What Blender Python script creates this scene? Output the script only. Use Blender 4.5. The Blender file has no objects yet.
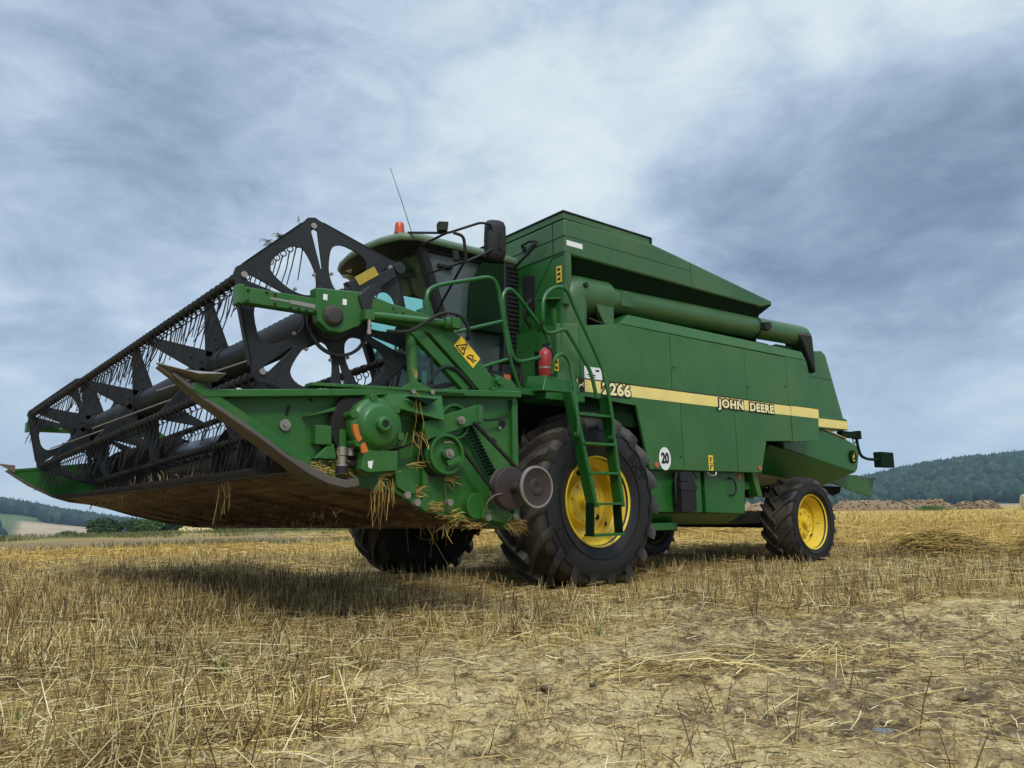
import bpy, bmesh, math, random
import numpy as np
from mathutils import Vector, Matrix, noise
from mathutils.geometry import delaunay_2d_cdt
R_ = math.radians
random.seed(7); rng = np.random.default_rng(7)
scene = bpy.context.scene
COL = scene.collection
# ------------------------------------------------------------------ camera
CAMPOS = Vector((5.433, 6.900, 0.746))
cam_d = bpy.data.cameras.new('camera'); cam = bpy.data.objects.new('camera', cam_d); COL.objects.link(cam)
rx = Vector((-0.7770, 0.6300, -0.0160)); dn = Vector((-0.0896, -0.1354, -0.9867)); fw = Vector((-0.62344, -0.76495, 0.16175))
fw.normalize(); rx = (rx - fw * rx.dot(fw)).normalized(); up = rx.cross(fw)
cam.matrix_world = Matrix(((rx.x, up.x, -fw.x, CAMPOS.x), (rx.y, up.y, -fw.y, CAMPOS.y), (rx.z, up.z, -fw.z, CAMPOS.z), (0, 0, 0, 1)))
cam_d.sensor_width = 36.0; cam_d.lens = 36.0 * 769.0 / 1024.0
cam_d.clip_start = 0.05; cam_d.clip_end = 8000
scene.camera = cam
# ------------------------------------------------------------------ light
SUN_FROM = Vector((0.42, 0.76, 0.80)).normalized()
sun_d = bpy.data.lights.new('sun', 'SUN'); sun_d.energy = 1.5; sun_d.angle = R_(14); sun_d.color = (1.0, 0.95, 0.86)
sun = bpy.data.objects.new('sun', sun_d); COL.objects.link(sun)
sun.rotation_euler = (-SUN_FROM).to_track_quat('-Z', 'Y').to_euler()
scene.view_settings.view_transform = 'Standard'; scene.view_settings.look = 'None'
scene.view_settings.exposure = 0.60; scene.view_settings.gamma = 1.0
scene.cycles.max_bounces = 6; scene.cycles.diffuse_bounces = 3; scene.cycles.glossy_bounces = 3
scene.cycles.transmission_bounces = 6; scene.cycles.transparent_max_bounces = 12; scene.cycles.volume_bounces = 0
scene.cycles.sample_clamp_indirect = 6.0

class NT:
    """small helper for building node trees"""
    def __init__(s, tree): s.t = tree; tree.nodes.clear()
    def n(s, typ, _ins=None, **kw):
        nd = s.t.nodes.new(typ)
        for k, v in kw.items(): setattr(nd, k, v)
        for k, v in (_ins or {}).items():
            sock = nd.inputs[k]
            if hasattr(v, 'is_output') or isinstance(v, bpy.types.NodeSocket): s.t.links.new(v, sock)
            else: sock.default_value = v
        return nd
    def math(s, op, a, b=0.0, c=0.0):
        return s.n('ShaderNodeMath', {0: a, 1: b, 2: c}, operation=op).outputs[0]
    def mix(s, f, a, b):
        nd = s.t.nodes.new('ShaderNodeMix'); nd.data_type = 'RGBA'
        for k, v in ((0, f), (6, a), (7, b)):
            if isinstance(v, bpy.types.NodeSocket): s.t.links.new(v, nd.inputs[k])
            else: nd.inputs[k].default_value = v if k == 0 else (*v[:3], 1)
        return nd.outputs[2]
    def ramp(s, f, stops, interp='LINEAR'):
        nd = s.n('ShaderNodeValToRGB', {0: f}); cr = nd.color_ramp; cr.interpolation = interp
        while len(cr.elements) > 1: cr.elements.remove(cr.elements[-1])
        for i, (p, c) in enumerate(stops):
            e = cr.elements[0] if i == 0 else cr.elements.new(p)
            e.position = p; e.color = (c, c, c, 1) if not hasattr(c, '__len__') else (*c[:3], 1)
        return nd.outputs[0]
    def noise(s, vec, scale, detail=4, rough=.55, dist=0.0, dims='3D'):
        nd = s.n('ShaderNodeTexNoise', {'Scale': scale, 'Detail': detail, 'Roughness': rough, 'Distortion': dist})
        if vec is not None: s.t.links.new(vec, nd.inputs['Vector'])
        return nd.outputs[0]

# ------------------------------------------------------------------ world: hazy overcast sky over a Nishita base
world = bpy.data.worlds.new('World'); scene.world = world; world.use_nodes = True
w = NT(world.node_tree)
sky = w.n('ShaderNodeTexSky', sky_type='NISHITA', sun_disc=False)
sky.sun_elevation = math.asin(SUN_FROM.z); sky.sun_rotation = math.atan2(SUN_FROM.x, SUN_FROM.y)
skyb = w.n('ShaderNodeBackground', {'Color': sky.outputs[0], 'Strength': 0.10})
dirv = w.n('ShaderNodeTexCoord').outputs['Generated']
sep = w.n('ShaderNodeSeparateXYZ', {0: dirv})
zz = w.math('MAXIMUM', sep.outputs[2], 0.0)
den = w.math('ADD', zz, 0.24)
px_ = w.math('DIVIDE', sep.outputs[0], den); py_ = w.math('DIVIDE', sep.outputs[1], den)
pl = w.n('ShaderNodeCombineXYZ', {0: px_, 1: py_, 2: 0.0}).outputs[0]
# streaks: rotate so that bands run up to the right of the photograph, and stretch
mp = w.n('ShaderNodeMapping', {'Vector': pl, 'Rotation': (0, 0, R_(-8)), 'Scale': (1.0, 0.72, 1.0), 'Location': (2.3, 0.4, 0)}).outputs[0]
n1 = w.noise(mp, 1.15, 8, .58, .3)
iso = w.n('ShaderNodeMapping', {'Vector': dirv, 'Scale': (1, 1, 1.9), 'Location': (1.7, .3, 0)}).outputs[0]
n2 = w.noise(iso, 5.2, 10, .60, .9)
n3 = w.ramp(w.noise(iso, 13.0, 9, .62, 1.1), [(.36, .30), (.50, .50), (.56, .62), (.70, .70)])
cl = w.math('ADD', -0.018, w.math('ADD', w.math('MULTIPLY', n1, 0.60), w.math('ADD', w.math('MULTIPLY', n2, 0.36), w.math('MULTIPLY', n3, 0.10))))
def lobe(vec, width, gain):
    v = Vector(vec).normalized()
    d = w.n('ShaderNodeVectorMath', {0: dirv, 1: tuple(v)}, operation='DOT_PRODUCT').outputs['Value']
    m = w.n('ShaderNodeMapRange', {0: d, 1: math.cos(width), 2: 1.0, 3: 0.0, 4: gain}, interpolation_type='SMOOTHSTEP').outputs[0]
    return m
def pixdir(u, v):
    return fw + rx * ((u - 512) / 769.0) - up * ((v - 384) / 769.0)
for (u, v, wd, g) in ((640, 110, .20, .005), (760, 70, .15, .065), (890, 28, .13, .10), (1010, -20, .13, .10), (470, 190, .24, .022), (560, 60, .20, .02), (860, 200, .26, -.12), (720, 245, .12, -.05), (990, 140, .18, -.06), (170, 180, .16, -.07), (30, 30, .35, -.05), (320, 40, .2, -.03),
                      (640, 15, .10, -.05), (960, 420, .2, .0), (60, 400, .28, -.02), (330, 130, .2, .03)):
    cl = w.math('ADD', cl, lobe(pixdir(u, v), wd, g))
ccol = w.ramp(cl, [(.27, (.152, .212, .300)), (.38, (.240, .316, .425)), (.47, (.340, .430, .555)), (.545, (.445, .540, .645)), (.61, (.55, .640, .70)), (.70, (.64, .715, .755))])
# an overcast sky is brighter overhead than near the horizon
zen = w.n('ShaderNodeMapRange', {0: sep.outputs[2], 1: .60, 2: .95, 3: .80, 4: 3.3}, interpolation_type='SMOOTHSTEP').outputs[0]
low = w.n('ShaderNodeMapRange', {0: sep.outputs[2], 1: 0.0, 2: .22, 3: .55, 4: 0.0}, interpolation_type='SMOOTHSTEP').outputs[0]
ccol = w.mix(low, ccol, (.36, .455, .545))
clb = w.n('ShaderNodeBackground', {'Color': ccol, 'Strength': zen})
mixb = w.n('ShaderNodeMixShader', {0: 0.93, 1: skyb.outputs[0], 2: clb.outputs[0]})
w.n('ShaderNodeOutputWorld', {0: mixb.outputs[0]})

# ------------------------------------------------------------------ materials
def mat(name):
    m = bpy.data.materials.new(name); m.use_nodes = True
    return m, NT(m.node_tree)
def finish(t, bsdf, bump=None, strength=.2, dist=.01):
    if bump is not None:
        b = t.n('ShaderNodeBump', {'Height': bump, 'Strength': strength, 'Distance': dist})
        t.t.links.new(b.outputs[0], bsdf.inputs['Normal'])
    t.n('ShaderNodeOutputMaterial', {0: bsdf.outputs[0]})
def paint(name, col, dust=(.20, .17, .11), amt=.25, rough=.38, coat=.25, wave=.0025, metal=0.0, scale=1.0, chips=0.0, chipcol=(.10, .07, .05), spec=.5):
    m, t = mat(name)
    p = t.n('ShaderNodeTexCoord').outputs['Object']
    big = t.noise(p, 1.1 * scale, 5, .6); fine = t.noise(p, 34 * scale, 4, .65)
    streak = t.noise(t.n('ShaderNodeMapping', {'Vector': p, 'Scale': (9, 9, .9)}).outputs[0], 2.2 * scale, 4, .6)
    f = t.math('ADD', t.math('MULTIPLY', big, .5), t.math('ADD', t.math('MULTIPLY', fine, .22), t.math('MULTIPLY', streak, .28)))
    f = t.ramp(f, [(.38, 0.0), (.72, amt * 1.6)])
    c = t.mix(f, col, dust)
    v = t.ramp(big, [(.3, .86), (.7, 1.1)])
    c = t.n('ShaderNodeVectorMath', {0: c, 1: v}, operation='MULTIPLY').outputs[0]
    if chips:
        ch = t.ramp(t.noise(p, 16, 6, .7), [(.66 - chips, 0.0), (.70 - chips, 1.0)], 'LINEAR')
        c = t.mix(ch, c, chipcol)
    r = t.math('ADD', rough, t.math('MULTIPLY', f, .9))
    b = t.n('ShaderNodeBsdfPrincipled', {'Base Color': c, 'Roughness': r, 'Metallic': metal, 'Coat Weight': coat, 'Coat Roughness': .25, 'Specular IOR Level': spec})
    h = t.math('ADD', t.math('MULTIPLY', t.noise(p, 1.7, 2), 1.0), t.math('MULTIPLY', fine, .02))
    finish(t, b, h, .5, wave * 8)
    return m
M = {}
M['green'] = paint('green_paint', (.0035, .092, .0085), dust=(.10, .11, .05), amt=.15, rough=.36, coat=.14, spec=.4)
M['green_panel'] = paint('green_panel_paint', (.013, .098, .0135), dust=(.15, .17, .08), amt=.17, rough=.36, coat=.13, wave=.007, spec=.4)
M['green_tank'] = paint('green_tank_paint', (.013, .085, .0165), dust=(.15, .17, .09), amt=.20, rough=.38, coat=.12, wave=.003)
M['green_worn'] = paint('green_worn_paint', (.0035, .100, .0085), dust=(.13, .11, .045), amt=.20, rough=.36, coat=.14, spec=.4)
M['green_shaded_dark'] = paint('green_shaded_dark_paint', (.002, .014, .004), dust=(.008, .022, .008), amt=.2, rough=.7, coat=0, spec=.12)  # recess and underside shade put into this green; also serves dark parts
M['navy'] = paint('dark_blue_grey_paint', (.0052, .0088, .0135), dust=(.07, .066, .055), amt=.20, rough=.48, coat=0, spec=.32, chips=.015, chipcol=(.05, .045, .04))
M['black'] = paint('black_plastic', (.008, .008, .009), dust=(.06, .055, .045), amt=.14, rough=.55, coat=0, spec=.3)
M['chassis_dark'] = paint('dark_chassis', (.006, .008, .006), dust=(.05, .04, .025), amt=.3, rough=.8, coat=0, spec=.15)
M['yellow'] = paint('yellow_rim_paint', (.80, .57, .012), dust=(.26, .18, .06), amt=.38, rough=.4, scale=1.6, chips=.02, chipcol=(.16, .10, .03))
M['label_yellow'] = paint('warning_yellow', (.75, .50, .02), amt=.12, rough=.5, coat=0)
M['sticker_worn'] = paint('worn_yellow_sticker', (.42, .31, .03), dust=(.12, .10, .05), amt=.5, rough=.6, coat=0, scale=4)
M['orange'] = paint('orange_sticker', (.55, .14, .008), amt=.2, rough=.5, coat=0)
M['amber'] = paint('amber_lens', (.46, .055, .003), amt=.08, rough=.3, coat=.1)
M['reflector'] = paint('orange_reflector', (.35, .09, .015), amt=.15, rough=.3, coat=.3)
M['white'] = paint('white_sticker', (.72, .73, .72), amt=.10, rough=.5, coat=0)
M['pale'] = paint('pale_lettering', (.80, .72, .38), amt=.06, rough=.5, coat=0)
M['steel'] = paint('bare_steel', (.34, .32, .29), dust=(.18, .13, .09), amt=.35, rough=.38, metal=.8, coat=0)
M['skid'] = paint('worn_skid_steel', (.11, .105, .097), dust=(.12, .085, .055), amt=.4, rough=.36, metal=.5, coat=0)
M['tine'] = paint('tine_steel', (.03, .028, .026), dust=(.10, .08, .05), amt=.3, rough=.5, metal=.3, coat=0)
M['bar'] = paint('tine_bar_paint', (.006, .006, .006), dust=(.09, .075, .05), amt=.17, rough=.6, coat=0, spec=.25)
M['pulley'] = paint('rusty_brown_pulley', (.016, .0085, .0075), dust=(.06, .038, .03), amt=.3, rough=.45, coat=0)
M['belt'] = paint('rubber_belt', (.008, .008, .009), dust=(.05, .045, .035), amt=.22, rough=.7, coat=0, spec=.2)
M['hose'] = paint('rubber_hose', (.009, .014, .010), dust=(.05, .05, .035), amt=.25, rough=.6, coat=0, spec=.25)
M['red'] = paint('red_enamel', (.30, .007, .008), amt=.12, rough=.4, coat=.1)
M['auger'] = paint('auger_steel', (.040, .043, .050), dust=(.10, .09, .075), amt=.14, rough=.24, metal=.6, coat=0)
M['lens'] = paint('work_lamp_lens', (.42, .40, .32), amt=.2, rough=.2, coat=.5)
def belly_mat():
    m, t = mat('straw_stained_belly'); p = t.n('ShaderNodeTexCoord').outputs['Object']
    s1 = t.noise(t.n('ShaderNodeMapping', {'Vector': p, 'Scale': (26, .9, 26)}).outputs[0], 1.0, 6, .65, .4); s2 = t.noise(p, 2.2, 6, .7); s3 = t.noise(t.n('ShaderNodeMapping', {'Vector': p, 'Scale': (60, 8, 60)}).outputs[0], 1.0, 5, .7)
    f = t.math('ADD', t.math('MULTIPLY', s1, .45), t.math('ADD', t.math('MULTIPLY', s2, .35), t.math('MULTIPLY', s3, .2)))
    c = t.ramp(f, [(.36, (.014, .008, .004)), (.46, (.060, .034, .015)), (.54, (.16, .096, .042)), (.66, (.36, .245, .115))])
    finish(t, t.n('ShaderNodeBsdfPrincipled', {'Base Color': c, 'Roughness': .75}), f, .5, .02); return m
M['belly'] = belly_mat()
M['cloth'] = paint('seat_cloth', (.010, .014, .013), amt=.08, rough=.9, coat=0, spec=.1)
M['roofgreen'] = paint('pale_green_roof', (.045, .105, .045), dust=(.20, .22, .15), amt=.32, rough=.5)

def stripe_mat():
    m, t = mat('yellow_lined_stripe')
    p = t.n('ShaderNodeTexCoord').outputs['Object']
    z = t.n('ShaderNodeSeparateXYZ', {0: p}).outputs[2]
    f = t.math('FRACT', t.math('MULTIPLY', z, 64.0))
    f = t.ramp(f, [(.60, 0.0), (.70, .55), (.92, .55), (1.0, 0.0)])
    c = t.mix(f, (.80, .65, .20), (.40, .31, .09))
    d = t.ramp(t.noise(p, 5.0, 7, .7), [(.40, 0), (.75, .35)])
    c = t.mix(d, c, (.36, .32, .18))
    finish(t, t.n('ShaderNodeBsdfPrincipled', {'Base Color': c, 'Roughness': .5}))
    return m
M['stripe'] = stripe_mat()
def tyre_mat():
    m, t = mat('dusty_tyre_rubber')
    p = t.n('ShaderNodeTexCoord').outputs['Object']
    a = t.noise(p, 3.0, 6, .65); b2 = t.noise(p, 45, 4, .7)
    f = t.ramp(t.math('ADD', t.math('MULTIPLY', a, .7), t.math('MULTIPLY', b2, .3)), [(.40, 0), (.68, .75)])
    at = t.n('ShaderNodeAttribute', attribute_name='tread').outputs['Fac']
    f = t.math('MULTIPLY', f, t.math('ADD', .07, t.math('MULTIPLY', at, .72)))
    c = t.mix(f, (.0085, .009, .0095), (.16, .125, .085))
    b = t.n('ShaderNodeBsdfPrincipled', {'Base Color': c, 'Roughness': t.math('ADD', .52, t.math('MULTIPLY', f, .4)), 'Specular IOR Level': .35})
    finish(t, b, b2, .25, .01)
    return m
M['tyre'] = tyre_mat()
def glass_mat(name, tint, tr, refl=.9, dusty=.05, dustcol=(.20, .22, .20), k=1.0):
    m, t = mat(name)
    p = t.n('ShaderNodeTexCoord').outputs['Object']
    tp = t.n('ShaderNodeBsdfTransparent', {0: (*tint, 1)})
    gl = t.n('ShaderNodeBsdfGlossy', {0: (refl, refl, refl, 1), 1: .04})
    df = t.n('ShaderNodeBsdfDiffuse', {0: (*dustcol, 1)})
    d = t.ramp(t.noise(p, 2.5, 6, .6), [(.3, dusty * .6), (.75, dusty * 1.5)])
    fr = t.n('ShaderNodeFresnel', {0: 1.5})
    a = t.n('ShaderNodeMixShader', {0: t.math('MULTIPLY', fr.outputs[0], k), 1: tp.outputs[0], 2: gl.outputs[0]})
    b = t.n('ShaderNodeMixShader', {0: d, 1: a.outputs[0], 2: df.outputs[0]})
    t.n('ShaderNodeOutputMaterial', {0: b.outputs[0]})
    return m
M['glass'] = glass_mat('tinted_windscreen', (.78, .96, .92), .5, .9, .012, k=.10)
M['glass_door'] = glass_mat('dusty_door_glass', (.30, .38, .36), .3, .9, .36, (.17, .22, .225))
def straw_mat(name, cols, rough=.6):
    m, t = mat(name)
    g = t.n('ShaderNodeNewGeometry').outputs['Random Per Island']
    c = t.ramp(g, cols)
    p = t.n('ShaderNodeTexCoord').outputs['Object']
    v = t.ramp(t.noise(p, 1.3, 4), [(.3, .70), (.7, 1.15)])
    c = t.n('ShaderNodeVectorMath', {0: c, 1: v}, operation='MULTIPLY').outputs[0]
    finish(t, t.n('ShaderNodeBsdfPrincipled', {'Base Color': c, 'Roughness': rough, 'Specular IOR Level': .35}))
    return m
M['straw'] = straw_mat('dry_straw', [(0, (.085, .047, .015)), (.24, (.24, .15, .046)), (.52, (.52, .37, .125)), (.82, (.74, .58, .25)), (1, (.88, .77, .46))])
M['straw_gold'] = straw_mat('golden_straw', [(0, (.13, .07, .014)), (.3, (.40, .245, .052)), (.7, (.67, .46, .118)), (1, (.80, .61, .22))])
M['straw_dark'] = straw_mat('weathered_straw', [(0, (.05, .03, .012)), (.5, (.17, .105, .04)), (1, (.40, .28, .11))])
M['weed'] = straw_mat('green_weed', [(0, (.05, .10, .015)), (.5, (.09, .17, .025)), (1, (.20, .24, .05))])

# ------------------------------------------------------------------ mesh helpers
def hmap(p):  # header frame: square to the machine but hung a little askew
    wv = 2.85 - p.y
    return Vector((p.x + .033 * wv, p.y, p.z - .005 * wv))
def rmap(p):  # reel frame
    wv = 2.65 - p.y
    return Vector((p.x + .0505 * wv, p.y, p.z - .0415 * wv))
def inside(x, y, L):
    c = False; n = len(L)
    for i in range(n):
        (ax, ay), (bx, by) = L[i][:2], L[(i + 1) % n][:2]
        if (ay > y) != (by > y) and x < (bx - ax) * (y - ay) / (by - ay) + ax: c = not c
    return c
def cdt(loops):
    pts = []; edges = []
    for l in loops:
        o = len(pts); pts += [Vector((q[0], q[1])) for q in l]; edges += [(o + i, o + (i + 1) % len(l)) for i in range(len(l))]
    V, _, F, orig, _, _ = delaunay_2d_cdt(pts, edges, [], 0, 1e-6)
    out = []
    for f in F:
        cx = sum(V[i].x for i in f) / 3; cy = sum(V[i].y for i in f) / 3
        if inside(cx, cy, loops[0]) and not any(inside(cx, cy, h) for h in loops[1:]): out.append([orig[i][0] for i in f])
    return out
class MB:
    def __init__(s): s.bm = bmesh.new(); s.mi = 0
    def face(s, vs):
        try:
            f = s.bm.faces.new(vs); f.material_index = s.mi; return f
        except ValueError: return None
    def hexa(s, P):
        v = [s.bm.verts.new(p) for p in P]
        for q in ((0, 3, 2, 1), (4, 5, 6, 7), (0, 1, 5, 4), (1, 2, 6, 5), (2, 3, 7, 6), (3, 0, 4, 7)): s.face([v[i] for i in q])
        return s
    def box(s, x0, x1, y0, y1, z0, z1):
        return s.hexa([(x0, y0, z0), (x1, y0, z0), (x1, y1, z0), (x0, y1, z0), (x0, y0, z1), (x1, y0, z1), (x1, y1, z1), (x0, y1, z1)])
    def bar(s, a, b, wd, ht, upv=(0, 0, 1), w2=None, h2=None):
        a, b = Vector(a), Vector(b); d = (b - a).normalized(); u = Vector(upv); sd = d.cross(u).normalized(); u = sd.cross(d).normalized()
        w2 = wd if w2 is None else w2; h2 = ht if h2 is None else h2
        P = []
        for c, ww, hh in ((a, wd, ht), (b, w2, h2)):
            for i, j in ((-1, -1), (1, -1), (1, 1), (-1, 1)): P.append(c + sd * (ww / 2 * i) + u * (hh / 2 * j))
        return s.hexa(P)
    def prism(s, poly, lo, hi, axis='y', holes=()):
        """poly in the two other axes (xz for y, xy for z, yz for x); extruded lo..hi"""
        def pt(q, h):
            return {'y': (q[0], h, q[1]), 'z': (q[0], q[1], h), 'x': (h, q[0], q[1])}[axis]
        loops = [list(poly)] + [list(h) for h in holes]
        flat = [q for l in loops for q in l]
        tris = cdt(loops) if holes else None
        A = [s.bm.verts.new(pt(q, lo)) for q in flat]; B = [s.bm.verts.new(pt(q, hi)) for q in flat]
        if tris:
            for t in tris: s.face([A[i] for i in t]); s.face([B[i] for i in reversed(t)])
        else:
            s.face(A[::-1]); s.face(B)
        o = 0
        for l in loops:
            n = len(l)
            for i in range(n):
                j = (i + 1) % n
                s.face([A[o + i], A[o + j], B[o + j], B[o + i]])
            o += n
        return s
    def loft(s, rings, closed=True, caps=True):
        V = [[s.bm.verts.new(p) for p in r] for r in rings]
        n = len(V[0])
        for a, b in zip(V, V[1:]):
            for i in range(n if closed else n - 1):
                j = (i + 1) % n; s.face([a[i], a[j], b[j], b[i]])
        if caps: s.face(V[0][::-1]); s.face(V[-1])
        return s
    def tube(s, pts, r, n=10, rnd=0.0, r1=None):
        pts = [Vector(p) for p in pts]
        if rnd:
            out = [pts[0]]
            for a, b, c in zip(pts, pts[1:], pts[2:]):
                d0 = min(rnd, (a - b).length * .48); d1 = min(rnd, (c - b).length * .48)
                p0 = b + (a - b).normalized() * d0; p2 = b + (c - b).normalized() * d1
                for k in range(6):
                    t = k / 5; out.append(p0 * (1 - t) ** 2 + b * 2 * t * (1 - t) + p2 * t * t)
            out.append(pts[-1]); pts = out
        rings = []; ref = None
        for i, p in enumerate(pts):
            d = (pts[min(i + 1, len(pts) - 1)] - pts[max(i - 1, 0)])
            if d.length < 1e-9: d = Vector((0, 0, 1))
            d.normalize()
            if ref is None:
                ref = Vector((0, 0, 1)) if abs(d.z) < .9 else Vector((1, 0, 0))
            ref = (ref - d * ref.dot(d)).normalized(); e = d.cross(ref)
            rr = r if r1 is None else r + (r1 - r) * i / (len(pts) - 1)
            rings.append([p + (ref * math.cos(2 * math.pi * k / n) + e * math.sin(2 * math.pi * k / n)) * rr for k in range(n)])
        return s.loft(rings)
    def cyl(s, a, b, r, r1=None, n=20):
        a, b = Vector(a), Vector(b); d = (b - a).normalized(); ref = Vector((0, 0, 1)) if abs(d.z) < .9 else Vector((1, 0, 0))
        ref = (ref - d * ref.dot(d)).normalized(); e = d.cross(ref); r1 = r if r1 is None else r1
        return s.loft([[p + (ref * math.cos(2 * math.pi * k / n) + e * math.sin(2 * math.pi * k / n)) * rr for k in range(n)] for p, rr in ((a, r), (b, r1))])
    def lathe(s, prof, c, d, n=32, closed=False):
        """prof: (radius, along d)"""
        c = Vector(c); d = Vector(d).normalized(); ref = Vector((0, 0, 1)) if abs(d.z) < .9 else Vector((1, 0, 0))
        ref = (ref - d * ref.dot(d)).normalized(); e = d.cross(ref)
        rings = [[c + d * t + (ref * math.cos(2 * math.pi * k / n) + e * math.sin(2 * math.pi * k / n)) * max(r, 1e-4) for k in range(n)] for r, t in prof]
        if closed: rings.append(rings[0])
        return s.loft(rings, caps=False)
    def map(s, fn):
        for v in s.bm.verts: v.co = fn(v.co.copy())
        return s
    def build(s, name, m, parent=None, bevel=0.0, smooth=35, fn=None, seg=2):
        if fn: s.map(fn)
        bmesh.ops.remove_doubles(s.bm, verts=s.bm.verts, dist=1e-5)
        bmesh.ops.recalc_face_normals(s.bm, faces=s.bm.faces)
        me = bpy.data.meshes.new(name); s.bm.to_mesh(me); s.bm.free()
        for mm in (m if isinstance(m, (list, tuple)) else [m]): me.materials.append(mm)
        me.polygons.foreach_set('use_smooth', [True] * len(me.polygons)); me.set_sharp_from_angle(angle=R_(smooth))
        o = bpy.data.objects.new(name, me); COL.objects.link(o)
        if parent: o.parent = parent
        if bevel:
            b = o.modifiers.new('bevel', 'BEVEL'); b.width = bevel; b.segments = seg; b.limit_method = 'ANGLE'; b.angle_limit = R_(40); b.harden_normals = True
        return o
def empty(name, loc=(0, 0, 0), parent=None):
    o = bpy.data.objects.new(name, None); COL.objects.link(o); o.location = loc; o.empty_display_size = .2
    if parent: o.parent = parent; o.matrix_parent_inverse = Matrix.Identity(4)
    return o
def tag(o, label=None, cat=None, group=None, kind=None):
    for k, v in (('label', label), ('category', cat), ('group', group), ('kind', kind)):
        if v: o[k] = v
    return o
FAC = {'left': Matrix(((-1, 0, 0), (0, 0, 1), (0, 1, 0)))}
def text_mb(txt, size, pos, right=(-1, 0, 0), upv=(0, 0, 1), depth=.003, offset=0.0, spacing=1.0, sx=1.0, mb=None):
    c = bpy.data.curves.new('txt', 'FONT'); c.body = txt; c.size = size; c.extrude = depth / 2; c.align_x = 'CENTER'; c.align_y = 'CENTER'
    c.offset = offset; c.space_character = spacing; c.resolution_u = 3
    o = bpy.data.objects.new('txt', c); COL.objects.link(o); bpy.context.view_layer.update()
    me = bpy.data.meshes.new_from_object(o.evaluated_get(bpy.context.evaluated_depsgraph_get()))
    bpy.data.objects.remove(o); bpy.data.curves.remove(c)
    r = Vector(right).normalized(); u = Vector(upv); u = (u - r * u.dot(r)).normalized(); nrm = r.cross(u)
    mb = mb or MB(); pos = Vector(pos)
    vs = [mb.bm.verts.new(pos + r * (v.co.x * sx) + u * v.co.y + nrm * v.co.z) for v in me.vertices]
    for p in me.polygons: mb.face([vs[i] for i in p.vertices])
    bpy.data.meshes.remove(me)
    return mb
def sticks(name, P0, P1, rad, m, parent=None, mid=None):
    """thousands of thin three-sided straws as one mesh; P0,P1 (n,3), rad (n,)"""
    P0 = np.asarray(P0, float); P1 = np.asarray(P1, float); n = len(P0); rad = np.broadcast_to(np.asarray(rad, float), (n,))
    d = P1 - P0; L = np.linalg.norm(d, axis=1, keepdims=True); d = d / np.maximum(L, 1e-9)
    ref = rng.normal(size=(n, 3)); ref -= d * (ref * d).sum(1, keepdims=True); ref /= np.linalg.norm(ref, axis=1, keepdims=True); e = np.cross(d, ref)
    stations = [(P0, 1.0), (P1, .75)] if mid is None else [(P0, 1.0), (np.asarray(mid), .95), (P1, .7)]
    V = []
    for P, k in stations:
        for a in (0, 2 * math.pi / 3, 4 * math.pi / 3):
            V.append(P + (ref * math.cos(a) + e * math.sin(a)) * (rad[:, None] * k))
    S = len(stations); V = np.stack(V, 1).reshape(-1, 3)
    base = (np.arange(n) * 3 * S)[:, None]
    F = []
    for k in range(S - 1):
        o = 3 * k
        F += [[o, o + 1, o + 4, o + 3], [o + 1, o + 2, o + 5, o + 4], [o + 2, o, o + 3, o + 5]]
    F = np.array(F); F = (base[:, None, :] + F[None]).reshape(-1, 4)
    return npmesh(name, V, F, m, parent)
def npmesh(name, V, F, m, parent=None, smooth=False):
    V = np.ascontiguousarray(V, dtype=np.float32); F = np.ascontiguousarray(F, dtype=np.int32); k = F.shape[1]
    me = bpy.data.meshes.new(name); me.vertices.add(len(V)); me.vertices.foreach_set('co', V.ravel())
    me.loops.add(F.size); me.loops.foreach_set('vertex_index', F.ravel())
    me.polygons.add(len(F)); me.polygons.foreach_set('loop_start', np.arange(len(F), dtype=np.int32) * k)
    if smooth: me.polygons.foreach_set('use_smooth', np.ones(len(F), dtype=bool))
    me.update(calc_edges=True)
    if m: me.materials.append(m)
    o = bpy.data.objects.new(name, me); COL.objects.link(o)
    if parent: o.parent = parent
    return o
# ================================================================== GROUND, FIELD AND HILLS
CX, CY = CAMPOS.x, CAMPOS.y
AZ0 = math.atan2(fw.y, fw.x)                      # heading of the view; azimuth counts to the right
def px_az(u): return math.atan((u - 512) / 769.0)
def vhash(ix, iy, s):
    h = (ix * 374761393 + iy * 668265263 + s * 974634777) & 0xFFFFFFFF
    h = ((h ^ (h >> 13)) * 1274126177) & 0xFFFFFFFF
    return ((h ^ (h >> 16)) & 0xFFFF) / 65535.0
def vnoise(x, y, s=0):
    x = np.asarray(x, float); y = np.asarray(y, float)
    ix = np.floor(x).astype(np.int64); iy = np.floor(y).astype(np.int64); fx = x - ix; fy = y - iy
    fx = fx * fx * (3 - 2 * fx); fy = fy * fy * (3 - 2 * fy)
    a = vhash(ix, iy, s); b = vhash(ix + 1, iy, s); c = vhash(ix, iy + 1, s); d = vhash(ix + 1, iy + 1, s)
    return (a * (1 - fx) + b * fx) * (1 - fy) + (c * (1 - fx) + d * fx) * fy
def fbm(x, y, s=0, o=4, rough=.5):
    t = 0; a = 1; n = 0
    for k in range(o):
        t = t + a * vnoise(np.asarray(x) * 2 ** k + 17.3 * k, np.asarray(y) * 2 ** k - 9.1 * k, s + k); n += a; a *= rough
    return t / n
def sstep(a, b, x):
    t = np.clip((np.asarray(x, float) - a) / (b - a), 0, 1); return t * t * (3 - 2 * t)
def azr(x, y):
    dx = np.asarray(x) - CX; dy = np.asarray(y) - CY; r = np.hypot(dx, dy)
    az = AZ0 - np.arctan2(dy, dx); az = (az + math.pi) % (2 * math.pi) - math.pi
    return az, r
def r_edge(az):
    a = np.degrees(az)
    return 20.5 * (118 / 20.5) ** sstep(-9, 14, a)
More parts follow.
